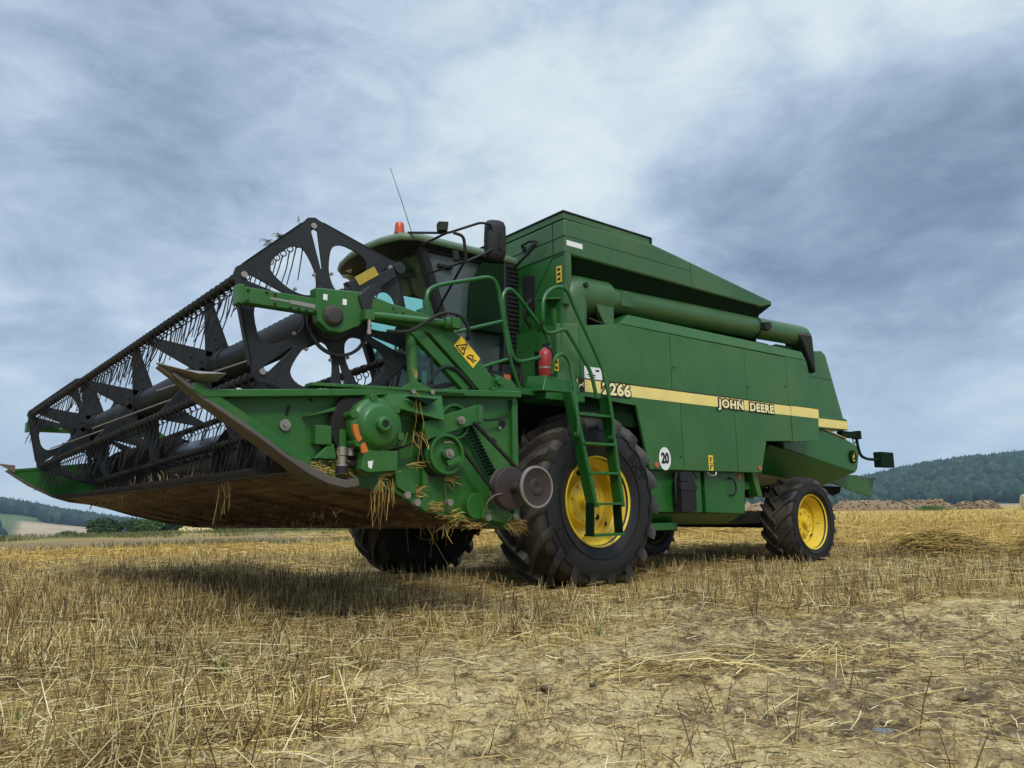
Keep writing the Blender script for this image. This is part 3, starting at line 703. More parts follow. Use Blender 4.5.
# green weeds in the stubble
def blades(name, spots, label):
    P0 = []; P1 = []; mid = []
    for x, y, h, n in spots:
        for k in range(n):
            z = float(ground_z(np.array([x]), np.array([y]))[0]); a = random.uniform(0, 6.28); l = random.uniform(.3, .8) * h
            p = (x + random.gauss(0, .012), y + random.gauss(0, .012), z); q = (p[0] + math.cos(a) * l, p[1] + math.sin(a) * l, z + h * random.uniform(.6, 1))
            P0.append(p); P1.append(q); mid.append(((p[0] * .6 + q[0] * .4), (p[1] * .6 + q[1] * .4), z + h * .62))
    o = sticks(name, P0, P1, .0032, M['weed'], mid=np.array(mid)); tag(o, label, 'weeds', kind='stuff')
def pxg(az_px, r): x, y, _ = at_az(az_px, r); return x, y
blades('green_weeds', [(*pxg(144, 4.7), .12, 9), (*pxg(150, 4.6), .10, 6), (*pxg(298, 3.35), .09, 4), (*pxg(230, 3.9), .10, 6), (*pxg(170, 2.8), .06, 3), (*pxg(590, 4.6), .13, 4), (*pxg(40, 3.4), .08, 5), (*pxg(75, 2.9), .08, 4),
                       (*pxg(250, 4.2), .10, 7), (*pxg(215, 4.15), .11, 6), (*pxg(352, 3.2), .05, 2)], 'few fresh green weeds between the stubble')
# thin dead plants standing on the bare track
def twigs(spots):
    P0 = []; P1 = []
    for u, r, h in spots:
        x, y, z = at_az(u, r); p = np.array([x, y, z]); h *= .72; q = p + np.array([random.gauss(0, .1) * h, random.gauss(0, .1) * h, h]); P0.append(p); P1.append(q)
        for k in range(3):
            b = p + (q - p) * random.uniform(.25, .7); P0.append(b); P1.append(b + np.array([random.gauss(0, .25) * h, random.gauss(0, .25) * h, random.uniform(.1, .35) * h]))
    o = sticks('dead_weeds', P0, P1, .0017, M['straw_dark']); tag(o, 'thin dead weed stems standing on the bare soil', 'weeds', kind='stuff')
twigs([(605, 2.55, .14), (628, 2.45, .15), (512, 2.6, .16), (770, 2.7, .15), (650, 3.0, .16), (581, 3.2, .17), (530, 3.1, .16), (830, 4.2, .18), (870, 4.1, .2), (940, 4.0, .18), (985, 3.8, .2), (1003, 3.7, .17), (900, 4.8, .16), (700, 4.9, .18), (745, 4.6, .15),
       (810, 3.4, .12), (960, 3.0, .12), (455, 3.2, .16), (415, 3.6, .17), (880, 3.2, .14), (1010, 4.4, .2), (668, 4.3, .16), (617, 4.0, .18), (555, 3.7, .17)])
# flat bluish stone at the bottom right, pebbles and clods
sx, sy, sz = at_az(860, 2.96)
mb = MB(); v0 = IV * np.array([.048, .019, .009]) * (1 + .25 * (rng.random((len(IV), 1)) - .5)); vs = [mb.bm.verts.new(v) for v in v0]
for f in IF: mb.face([vs[i] for i in f])
M['slate'] = paint('blue_grey_slate', (.11, .135, .16), dust=(.25, .22, .17), amt=.3, rough=.6, coat=0, scale=8)
st = mb.build('stone', M['slate']); st.location = (sx, sy, sz + .008); st.rotation_euler = (0.1, .1, AZ0 - math.pi / 2 - .2); tag(st, 'flat blue grey stone lying on the bare soil at the lower right', 'stone')
M['clod'] = leaf_mat('soil_clods', [(0, (.10, .066, .034)), (.5, (.26, .185, .10)), (1, (.46, .35, .21))])
def clods(n=17000):
    x, y = wedge(n, 1.3, 8.5); k = (rng.random(n) < bare(x, y) * sstep(.40, .60, fbm(x * 2.1, y * 2.1, 77, 3)) + .08 + .5 * debris(x, y)) & allowed(x, y); x, y = x[k], y[k]; z = ground_z(x, y)
    V8, F8 = ico(1); Vs = []; Fs = []; o = 0
    for i in range(len(x)):
        s = .0040 * rng.lognormal(0, .65); a = rng.uniform(0, 6.28); ca, sa = math.cos(a), math.sin(a)
        b = V8 * (1 + .5 * (rng.random((len(V8), 1)) - .5)) * np.array([s * 1.5, s, s * .65]); b = np.stack([b[:, 0] * ca - b[:, 1] * sa, b[:, 0] * sa + b[:, 1] * ca, b[:, 2]], 1) + np.array([x[i], y[i], z[i] + s * .3])
        Vs.append(b); Fs.append(F8 + o); o += len(b)
    ob = npmesh('soil_clods', np.concatenate(Vs), np.concatenate(Fs), M['clod']); tag(ob, 'small crumbs of dry soil on the bare track', 'clods', kind='stuff')
clods()

# ------------------------------------------------------------------ haze over the valley
mb = MB(); mb.box(CX - 1950, CX + 1950, CY - 1950, CY + 1950, -90, 150)
hm, ht = mat('haze'); vol = ht.n('ShaderNodeVolumePrincipled', {'Color': (.56, .78, 1.0, 1), 'Density': .00019, 'Anisotropy': 0.0}); out = ht.n('ShaderNodeOutputMaterial'); ht.t.links.new(vol.outputs[0], out.inputs['Volume'])
hz = mb.build('haze', hm); hz['kind'] = 'stuff'

M['verge'] = straw_mat('dull_verge_grass', [(0, (.04, .06, .015)), (.5, (.10, .12, .035)), (1, (.30, .24, .09))])
def verge_grass(n=60000):
    az = rng.uniform(R_(-46), R_(30), n); q = rng.uniform(.97, 2.0, n); r = r_edge(az) * q
    x = CX + r * np.cos(AZ0 - az); y = CY + r * np.sin(AZ0 - az); k = rng.random(n) < a_verge(x, y) * 2.2 * sstep(.42, .62, fbm(x * .5, y * .5, 19, 3)); x, y, r = x[k], y[k], r[k]; c = len(x); z = ground_z(x, y)
    P0 = np.stack([x, y, z], 1); h = rng.uniform(.05, .16, c); P1 = P0 + np.stack([rng.normal(0, .3, c) * h, rng.normal(0, .3, c) * h, h], 1)
    o = sticks('verge_grass', P0, P1, .00030 * r, M['verge']); tag(o, 'green grass verge along the far edge of the stubble', 'grass', kind='stuff')
verge_grass()
# ================================================================== THE COMBINE HARVESTER
HV = empty('combine_harvester', (0, 0, 0))
tag(HV, 'green combine harvester with yellow wheels and its raised reel header in front', 'combine harvester')
YC = -.2
def mir(y): return 2 * YC - y
def P_(name, mb, m, parent=HV, bevel=0.0, **k): return mb.build(name, m, parent, bevel, **k)
G, GP, GT, GW, GD, NV, BK, ST = M['green'], M['green_panel'], M['green_tank'], M['green_worn'], M['green_shaded_dark'], M['navy'], M['black'], M['steel']
# ---- chassis and hull
mb = MB()
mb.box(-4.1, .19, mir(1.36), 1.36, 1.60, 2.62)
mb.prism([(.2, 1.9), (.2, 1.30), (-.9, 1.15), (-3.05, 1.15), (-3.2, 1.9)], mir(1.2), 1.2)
P_('hull', mb, M['green_shaded_dark'])
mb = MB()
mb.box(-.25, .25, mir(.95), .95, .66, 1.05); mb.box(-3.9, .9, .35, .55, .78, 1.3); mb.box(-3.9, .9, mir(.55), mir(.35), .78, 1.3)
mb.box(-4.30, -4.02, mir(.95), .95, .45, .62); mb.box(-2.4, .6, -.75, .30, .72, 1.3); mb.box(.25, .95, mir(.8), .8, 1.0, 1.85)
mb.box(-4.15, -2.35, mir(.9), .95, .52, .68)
P_('chassis', mb, M['chassis_dark'], bevel=.01)
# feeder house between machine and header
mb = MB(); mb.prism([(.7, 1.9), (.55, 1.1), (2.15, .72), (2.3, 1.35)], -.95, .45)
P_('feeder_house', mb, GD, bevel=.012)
# ---- side panels (separate sheets with gaps between them)
def panel(name, poly, y=1.45, th=.035, m=GP, parent=HV, bev=.006): return P_(name, MB().prism(poly, y - th, y), m, parent, bev)
g = .004
ztop = lambda x: 2.68 - .0 * x if x < -.49 else 2.68 - (x + .49) * .17
def up_panel(x0, x1, zb=1.955):
    pts = [(x0, zb), (x1, zb), (x1, ztop(x1))]
    if x0 < -.49 < x1: pts.append((-.49, 2.68))
    pts.append((x0, ztop(x0))); panel('side_panel', pts)
up_panel(-1.315 + g, .10); up_panel(-2.74 + g, -1.315 - g); up_panel(-3.675 + g, -2.74 - g)
panel('side_panel', [(-4.375, 1.955), (-3.675 - g, 1.955), (-3.675 - g, 2.69), (-4.19, 2.69)])
panel('side_panel', [(-.71, 1.82), (.10, 1.86), (.10, 1.955 - g), (-1.45 + g, 1.955 - g), (-1.45 + g, 1.15), (-.88, 1.15)])
panel('side_panel', [(-2.465 + g, 1.15), (-1.45 - g, 1.15), (-1.45 - g, 1.951), (-2.465 + g, 1.951)])
panel('side_panel', [(-2.465 - g, 1.15), (-2.95, 1.15), (-3.10, 1.545), (-3.70 + g, 1.572), (-3.70 + g, 1.951), (-2.465 - g, 1.951)][::-1])
panel('side_panel', [(-3.70 - g, 1.565), (-4.34, 1.60), (-4.385, 1.951), (-3.70 - g, 1.951)][::-1], y=1.456)
# far side sheet
P_('side_panel', MB().prism([(-.88, 1.15), (-.72, 1.82), (.1, 1.86), (.1, 2.66), (-4.19, 2.69), (-4.385, 1.95), (-4.34, 1.6), (-3.1, 1.54), (-2.95, 1.15)], mir(1.45), mir(1.415)), GP, bevel=.006)
# bevelled cap above the panels
def cap(y, s):
    mb = MB(); A = [(-.49, y, 2.683), (-.68, y - .04 * s, 2.82), (-4.155, y - .04 * s, 2.82), (-4.19, y, 2.693)]; B = [(p[0], y - .35 * s, p[2]) for p in A]
    mb.hexa([A[0], A[3], B[3], B[0], A[1], A[2], B[2], B[1]]); return mb
P_('panel_cap', cap(1.45, 1), GP, bevel=.012); P_('panel_cap', cap(mir(1.45), -1), GP, bevel=.012)
# chamfered front pillar below the elbow of the unloading tube
mb = MB(); mb.prism([(.104, 1.449), (.30, 1.32), (.30, .6), (.104, .6)], 1.86, 2.60, axis='z'); P_('front_pillar', mb, GP, bevel=.008)
mb = MB(); mb.prism([(.104, 2.58), (.305, 2.60), (.315, 2.76), (.22, 2.74), (.104, 2.66)], 1.27, 1.30); P_('elbow_flange', mb, GP)
# ---- yellow stripe and lettering
ys = 1.4535
mb = MB(); mb.box(-3.696, .155, ys - .012, ys, 1.907, 2.032); P_('stripe', mb, M['stripe'])
mb = MB(); mb.box(-4.385, -3.704, ys - .006, ys + .006, 1.907, 2.035); P_('stripe', mb, M['stripe'])
mb = MB(); mb.box(-4.39, .155, ys - .01, ys + .001, 2.032, 2.044); mb.box(-4.395, -4.385, ys - .004, ys + .007, 1.905, 2.044); P_('stripe_border', mb, M['black'])
def lettering(name, txt, size, x, z, y, out, parent=HV, sx=1.0, spacing=1.05):
    b = text_mb(txt, size, (x, y + .002, z), depth=.003, offset=out, spacing=spacing, sx=sx)
    bo = P_(name, b, M['black'], parent); f = text_mb(txt, size, (x, y + .005, z), depth=.003, offset=out * .16, spacing=spacing, sx=sx); P_(name, f, M['pale'], parent); return bo
P_('number_backing', text_mb('2266', .168, (-.405, ys + .002, 1.956), depth=.003, offset=.021, spacing=1.05, sx=1.22), M['black'])
P_('model_number', text_mb('2266', .168, (-.405, ys + .006, 1.956), depth=.003, offset=.006, spacing=1.05, sx=1.22), M['pale'])
for tx, x, sx in (('JOHN', -2.40, 1.30), ('DEERE', -3.035, 1.22)):
    P_('lettering_backing', text_mb(tx, .138, (x, ys + .002, 1.950), depth=.003, offset=.021, spacing=1.12, sx=sx), M['black'])
    P_('side_lettering', text_mb(tx, .138, (x, ys + .006, 1.950), depth=.003, offset=.005, spacing=1.12, sx=sx), M['pale'])
# little leaping deer badge at the front of the stripe
DEER = [(-.9, .05), (-.55, .22), (-.1, .18), (.3, .25), (.5, .5), (.42, .75), (.52, .78), (.62, .5), (.85, .42), (.8, .32), (.6, .28), (.5, 0), (.75, -.25), (.7, -.32), (.38, -.12), (.1, -.08), (-.35, -.1), (-.65, -.45), (-.95, -.6), (-.98, -.5), (-.7, -.3), (-.6, .0)]
mb = MB(); mb.box(.055, .145, ys + .0005, ys + .003, 1.905, 2.03); P_('badge_backing', mb, M['black'])
mb = MB(); mb.prism([(.10 - q[0] * .04, 1.968 + q[1] * .05) for q in DEER], ys + .003, ys + .005); P_('badge', mb, M['pale'])
# stickers, signs and reflectors on the side
mb = MB(); mb.prism([(-1.13 + .098 * math.cos(a), 1.27 + .125 * math.sin(a)) for a in np.linspace(0, 2 * math.pi, 28, endpoint=False)], 1.4505, 1.4545); s20 = P_('speed_sign', mb, M['white'])
P_('speed_digits', text_mb('20', .155, (-1.13, 1.4565, 1.27), depth=.003, offset=.007, sx=.80), M['black'], s20)
mb = MB(); mb.prism([(-1.13 + .103 * math.cos(a), 1.27 + .130 * math.sin(a)) for a in np.linspace(0, 2 * math.pi, 28, endpoint=False)], 1.4500, 1.4520); P_('sign_ring', mb, M['black'], s20)
def sticker(x, z, wd, h, marks, m='label_yellow', y=1.4505, name='warning_sticker'):
    s = P_(name, MB().box(x - wd / 2, x + wd / 2, y, y + .003, z - h / 2, z + h / 2), M[m])
    if marks:
        mb = MB()
        for (mx, mz, mw, mh) in marks: mb.box(x + mx - mw / 2, x + mx + mw / 2, y + .003, y + .005, z + mz - mh / 2, z + mz + mh / 2)
        P_('pictogram', mb, M['black'], s)
    return s
sticker(-1.94, 1.245, .085, .175, [(0, .055, .05, .012), (.005, .03, .02, .03), (0, -.005, .07, .006), (-.008, -.03, .05, .012), (.012, -.055, .022, .03)])
sticker(-.075, 2.105, .25, .125, [(-.06, .03, .05, .02), (.03, -.02, .12, .01), (.02, -.04, .1, .006), (.06, .03, .06, .006)], 'white', name='info_plate')
for x, z in ((-.985, 1.20), (-2.905, 1.205)):
    mb = MB(); mb.cyl((x, 1.449, z), (x, 1.462, z), .032); P_('reflector', mb, M['reflector'])
sticker(-2.62, 1.10, .05, .06, None, 'orange', y=1.353, name='reflector')
mb = MB(); mb.tube([(-1.87, 1.45, 1.14), (-1.89, 1.455, 1.10), (-2.01, 1.455, 1.10), (-2.03, 1.45, 1.14)], .009, 6, rnd=.02); P_('panel_latch', mb, M['steel'])
for x, z in ((-1.36, 2.3), (-2.78, 2.2), (-3.6, 2.28), (-1.40, 1.3)):
    mb = MB(); mb.cyl((x, 1.449, z), (x, 1.4545, z), .014, n=10); P_('latch', mb, BK)
# ---- lower boxes under the panels
mb = MB(); mb.prism([(-1.0, 1.16), (-1.0, .70), (-1.88, .68), (-1.88, 1.16)], .8, 1.345); P_('lower_box', mb, G, bevel=.012)
mb = MB(); mb.prism([(-1.94, 1.16), (-1.94, .68), (-2.70, .655), (-2.74, 1.16)], .8, 1.35); P_('lower_box', mb, G, bevel=.012)
mb = MB(); mb.hexa([(-1.0, .9, .56), (-2.6, .9, .54), (-2.6, 1.15, .54), (-1.0, 1.15, .56), (-1.0, .9, .69), (-2.68, .9, .66), (-2.68, 1.33, .66), (-1.0, 1.33, .69)]); P_('lower_skirt', mb, G)
mb = MB(); mb.box(-1.5, -.7, .9, 1.28, .50, .58); P_('lower_rail', mb, G, bevel=.008)
mb = MB(); mb.box(-1.62, -1.36, 1.35, 1.47, .70, 1.02); mb.box(-1.60, -1.38, 1.35, 1.45, 1.03, 1.13); mb.box(-1.63, -1.35, 1.36, 1.478, .93, .99)
mb.tube([(-1.36, 1.42, 1.15), (-1.30, 1.44, 1.05), (-1.32, 1.42, .8)], .014, 6); mb.tube([(-1.64, 1.42, 1.15), (-1.68, 1.44, 1.08), (-1.62, 1.43, 1.03)], .012, 6); P_('tool_case', mb, BK, bevel=.008)
mb = MB(); mb.tube([(-2.40, 1.345, 1.08), (-2.43, 1.40, 1.07), (-2.47, 1.40, 1.0), (-2.47, 1.40, .93), (-2.42, 1.40, .88), (-2.40, 1.345, .875)], .012, 7, rnd=.03); P_('box_handle', mb, BK)
mb = MB(); mb.hexa([(-2.95, 1.25, .86), (-3.05, 1.25, .86), (-3.05, 1.38, .86), (-2.95, 1.38, .86), (-2.84, 1.25, 1.16), (-2.94, 1.25, 1.16), (-2.94, 1.38, 1.16), (-2.84, 1.38, 1.16)]); mb.box(-3.0, -2.70, .9, 1.3, .95, 1.04); P_('bracket', mb, GW, bevel=.008)
# ---- grain tank
YT = 1.45
def tank():
    # outer shell: roof slopes to the rear; side wall; underside slants inwards to the recess
    A = [(.27, 3.68), (-1.09, 3.70), (-1.52, 3.65), (-3.45, 3.41), (-3.45, 3.36), (-3.2, 3.295), (.15, 3.31), (.27, 3.325)]
    mb = MB(); mb.prism(A, -1.24, YT); return mb
P_('grain_tank', tank(), GT, bevel=.022)
# skin under the overhang: slanting down and inwards, recess shade behind the tube is put into its green
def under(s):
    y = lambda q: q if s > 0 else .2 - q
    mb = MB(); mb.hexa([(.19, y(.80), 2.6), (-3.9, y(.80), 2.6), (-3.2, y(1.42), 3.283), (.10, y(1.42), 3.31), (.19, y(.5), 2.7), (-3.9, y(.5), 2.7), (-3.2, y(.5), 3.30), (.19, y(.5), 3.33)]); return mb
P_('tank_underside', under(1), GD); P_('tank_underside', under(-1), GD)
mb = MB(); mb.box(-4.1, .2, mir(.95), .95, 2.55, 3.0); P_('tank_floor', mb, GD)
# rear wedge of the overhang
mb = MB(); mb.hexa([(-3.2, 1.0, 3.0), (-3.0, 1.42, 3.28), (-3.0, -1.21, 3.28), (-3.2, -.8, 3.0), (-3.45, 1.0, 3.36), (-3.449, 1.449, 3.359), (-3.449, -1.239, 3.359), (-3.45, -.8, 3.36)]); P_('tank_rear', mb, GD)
# lid
mb = MB(); mb.box(-1.08, .262, -1.22, 1.43, 3.69, 3.762); P_('tank_lid', mb, GT, bevel=.01)
mb = MB(); mb.box(-1.09, .272, -1.23, 1.44, 3.762, 3.776); mb.box(-1.10, -1.08, 1.41, 1.442, 3.70, 3.775); P_('lid_seal', mb, BK)
# seams as thin rubber lines standing proud
mb = MB(); mb.box(-1.765, .275, YT - .02, YT + .0015, 3.497, 3.503); mb.box(-1.769, -1.763, YT - .02, YT + .0015, 3.32, 3.60); mb.box(.255, .2745, -1.24, YT + .001, 3.497, 3.503); mb.box(.255, .2745, 1.27, 1.275, 3.33, 3.67)
P_('tank_seam', mb, BK)
P_('type_plate', MB().box(.02, .245, YT, YT + .003, 3.40, 3.455), M['white'])
# front wall below the tank with door recess, vent, handle and wiper arm
mb = MB(); mb.prism([(-1.42, 1.9), (1.34, 1.9), (1.36, 2.72), (1.38, 2.9), (1.43, 3.15), (1.44, 3.33), (-1.40, 3.33)], .20, .262, axis='x'); P_('front_wall', mb, G, bevel=.008)
mb = MB(); mb.prism([(1.40, 3.33), (1.448, 3.33), (1.448, 3.12), (1.40, 2.80), (1.36, 2.78)], .185, .2625, axis='x'); P_('wall_return', mb, GT)
mb = MB()
for a, b in (((1.25, 3.31), (.92, 2.93)), ((1.44, 3.31), (1.25, 3.31)), ((.92, 2.93), (.90, 2.55))): mb.bar((.264, *a), (.264, *b), .004, .006, (1, 0, 0))
P_('wall_seam', mb, BK)
mb = MB(); mb.prism([(.77, 2.78), (.97, 2.80), (.985, 3.17), (.95, 3.21), (.79, 3.23), (.765, 3.2)], .262, .270, axis='x'); P_('hatch', mb, BK, bevel=.006)
mb = MB(); mb.tube([(.27, .88, 2.66), (.36, .9, 2.72), (.37, .92, 2.85), (.30, .95, 2.93)], .016, 7, rnd=.05); P_('hose', mb, BK)
mb = MB(); mb.tube([(.275, .83, 3.535), (.33, .83, 3.55), (.33, 1.0, 3.56), (.275, 1.0, 3.545)], .014, 7, rnd=.03); mb.box(.265, .30, .81, .845, 3.50, 3.55); mb.box(.265, .30, .985, 1.02, 3.52, 3.565); P_('wall_handle', mb, BK)
mb = MB(); mb.tube([(.28, .62, 3.34), (.34, .75, 3.345), (.36, .95, 3.40), (.36, 1.08, 3.49)], .014, 7, rnd=.1); mb.bar((.36, .95, 3.41), (.36, 1.09, 3.50), .02, .05); P_('grab_arm', mb, M['hose'])
wy = P_('warning_sticker', MB().box(.2625, .266, 1.31, 1.385, 3.03, 3.20), M['label_yellow'])
mb = MB()
for z in (3.165, 3.115, 3.065): mb.box(.266, .268, 1.325, 1.37, z - .014, z + .014)
P_('pictogram', mb, BK, wy)
mb = MB(); mb.hexa([(.265, 1.22, 2.86), (.42, 1.14, 2.855), (.42, 1.26, 2.85), (.265, 1.36, 2.855), (.265, 1.22, 2.87), (.42, 1.14, 2.865), (.42, 1.26, 2.86), (.265, 1.36, 2.865)]); mb.prism([(.262, 2.86), (.36, 2.86), (.262, 2.74)], 1.22, 1.23); mb.box(.262, .278, 1.13, 1.16, 2.88, 2.98); P_('wall_bracket', mb, GW)
sticker(.32, 2.17, .06, .12, [(0, .03, .035, .03), (0, -.03, .035, .03)], y=1.33)
# ---- unloading tube with elbow and rubber spout
ty = 1.235
mb = MB(); mb.tube([(.045, ty - .03, 2.50), (.045, ty - .01, 2.80), (.045, ty - .005, 2.975), (-.22, ty - .005, 2.975), (-.475, ty - .005, 2.985)], .205, 30, rnd=.26); P_('tube_elbow', mb, GT)
mb = MB(); mb.prism([(-.20, 2.86), (-.30, 2.70), (-.36, 2.63), (-.475, 2.63), (-.475, 3.0), (-.24, 3.0)], ty + .10, ty + .165); P_('elbow_skirt', mb, GT, bevel=.012)
mb = MB(); mb.cyl((-.03, ty + .185, 3.03), (-.03, ty + .212, 3.035), .03, n=14); mb.tube([(-.10, ty + .15, 2.70), (-.2, ty + .20, 2.66), (-.35, ty + .17, 2.66)], .012, 6); P_('elbow_bolt', mb, M['hose'])
t0 = Vector((-.48, ty, 2.995)); t1 = Vector((-4.50, ty, 3.110)); td = (t1 - t0).normalized()
mb = MB(); mb.lathe([(0, 0), (.142, 0), (.142, (t1 - t0).length - .08), (.132, (t1 - t0).length), (0, (t1 - t0).length + .005)], t0, td, 30); P_('unloading_tube', mb, GT)
mb = MB(); mb.prism([(-.62, 2.92), (-.80, 2.92), (-.80, 3.05), (-.76, 3.09), (-.66, 3.09), (-.62, 3.05)], ty + .135, ty + .146); P_('inspection_plate', mb, GT, bevel=.004)
mb = MB(); c_ = t0 + td * 2.80; mb.lathe([(.143, -.02), (.150, -.02), (.150, .02), (.143, .02)], c_, td, 30, closed=True); mb.box(c_.x - .12, c_.x - .0, ty + .10, ty + .20, c_.z - .06, c_.z + .03); mb.box(c_.x - .17, c_.x - .1, ty + .12, ty + .19, c_.z - .02, c_.z + .05); P_('tube_clamp', mb, BK, bevel=.005)
mb = MB(); mb.prism([(-4.14, 3.10), (-4.50, 3.135), (-4.53, 3.06), (-4.55, 2.60), (-4.53, 2.56), (-4.46, 2.64), (-4.28, 2.95)], ty - .13, ty + .150); P_('rubber_spout', mb, M['hose'], bevel=.025)
mb = MB()
for k in range(6): mb.cyl((-4.19 - k * .055, ty + .145, 3.075 + k * .004), (-4.19 - k * .055, ty + .158, 3.075 + k * .004), .011, n=8)
P_('spout_rivet', mb, ST)
# ---- straw hood at the rear
mb = MB(); mb.prism([(-3.9, 2.94), (-4.95, 2.965), (-5.08, 2.985), (-5.19, 2.93), (-5.555, 2.03), (-5.555, 1.84), (-3.9, 1.84)], mir(1.2), 1.2); P_('straw_hood', mb, GP, bevel=.03)
mb = MB(); mb.prism([(-3.9, 1.98), (-5.56, 2.01), (-5.63, 1.985), (-5.63, 1.835), (-3.9, 1.80)], mir(1.215), 1.215); P_('hood_band', mb, GP, bevel=.012)
mb = MB(); mb.box(-5.61, -4.3, 1.215, 1.2185, 1.845, 1.965); P_('stripe', mb, M['stripe'])
mb = MB(); mb.box(-5.3, -4.2, 1.2, 1.2035, 2.555, 2.561); P_('hood_seam', mb, BK)
mb = MB(); mb.prism([(-3.9, 1.83), (-4.85, 1.842), (-5.60, 1.715), (-5.93, 1.63), (-5.985, 1.50), (-5.90, 1.27), (-5.82, 1.215), (-3.95, 1.50)], mir(1.17), 1.17); P_('rear_hood', mb, G, bevel=.02)
mb = MB(); mb.bar((-4.85, 1.172, 1.846), (-5.62, 1.172, 1.716), .03, .014); P_('straw_edge', mb, M['strawheap'] if 'strawheap' in M else BK)
# slanted lower face
mb = MB(); mb.hexa([(-3.6, .95, 1.18), (-5.35, .9, 1.03), (-5.35, mir(.9), 1.03), (-3.6, mir(.95), 1.18), (-3.6, 1.165, 1.545), (-5.83, 1.165, 1.22), (-5.83, mir(1.165), 1.22), (-3.6, mir(1.165), 1.545)]); P_('hood_bottom', mb, G, bevel=.01)
TP = [(-5.55, 1.10), (-5.80, 1.20), (-6.40, 1.20), (-6.92, 1.13), (-6.80, .86), (-6.10, .98)]
mb = MB(); mb.prism(TP, .86, .90); mb.prism(TP, mir(.90), mir(.86)); mb.hexa([(-5.7, mir(.86), 1.12), (-6.9, mir(.86), 1.09), (-6.9, .86, 1.09), (-5.7, .86, 1.12), (-5.7, mir(.86), 1.15), (-6.9, mir(.86), 1.105), (-6.9, .86, 1.105), (-5.7, .86, 1.15)]); P_('spreader_tail', mb, GW, bevel=.008)
mb = MB(); mb.box(-7.10, -6.45, mir(.84), .84, 1.14, 1.165); P_('tail_flap', mb, M['belly'])
mb = MB()
for k in range(7):
    y = .78 - k * .3; mb.prism([(-5.0, 1.05), (-5.5, 1.03), (-6.1, 1.02), (-6.05, .93), (-5.85, .885), (-5.65, .94), (-5.45, .90), (-5.2, .95)], y - .02, y)
P_('spreader_fin', mb, M['chassis_dark'])
mb = MB(); mb.cyl((-5.76, 1.165, 1.45), (-5.76, 1.195, 1.45), .098, n=30); em = P_('rear_emblem', mb, GD, bevel=.006)
mb = MB(); mb.prism([(-5.76 - q[0] * .038, 1.45 + q[1] * .085) for q in DEER], 1.195, 1.199); mb.box(-5.79, -5.73, 1.195, 1.199, 1.385, 1.40); P_('emblem_figure', mb, M['label_yellow'], em)
# rear lamp on its bracket
mb = MB(); mb.box(-6.03, -5.50, 1.10, 1.19, 1.735, 1.825); mb.box(-6.05, -5.98, 1.09, 1.20, 1.725, 1.85); P_('lamp_bracket', mb, GD, bevel=.006)
mb = MB(); mb.tube([(-5.98, 1.15, 1.76), (-6.00, 1.15, 1.62), (-6.06, 1.15, 1.47), (-6.26, 1.15, 1.43), (-6.65, 1.15, 1.43)], .022, 8, rnd=.12); P_('lamp_arm', mb, GD)
mb = MB(); mb.box(-7.04, -6.62, 1.07, 1.2, 1.315, 1.555); lb = P_('rear_lamp', mb, GD, bevel=.012)
mb = MB(); mb.prism([(-7.03, 1.325), (-6.83, 1.425), (-6.63, 1.325)], 1.2, 1.206); P_('lamp_rib', mb, GD, lb)
mb = MB(); mb.tube([(-5.86, 1.15, 1.735), (-5.87, 1.15, 1.66), (-5.92, 1.15, 1.65), (-5.94, 1.15, 1.69)], .008, 6, rnd=.03); P_('hook', mb, BK)

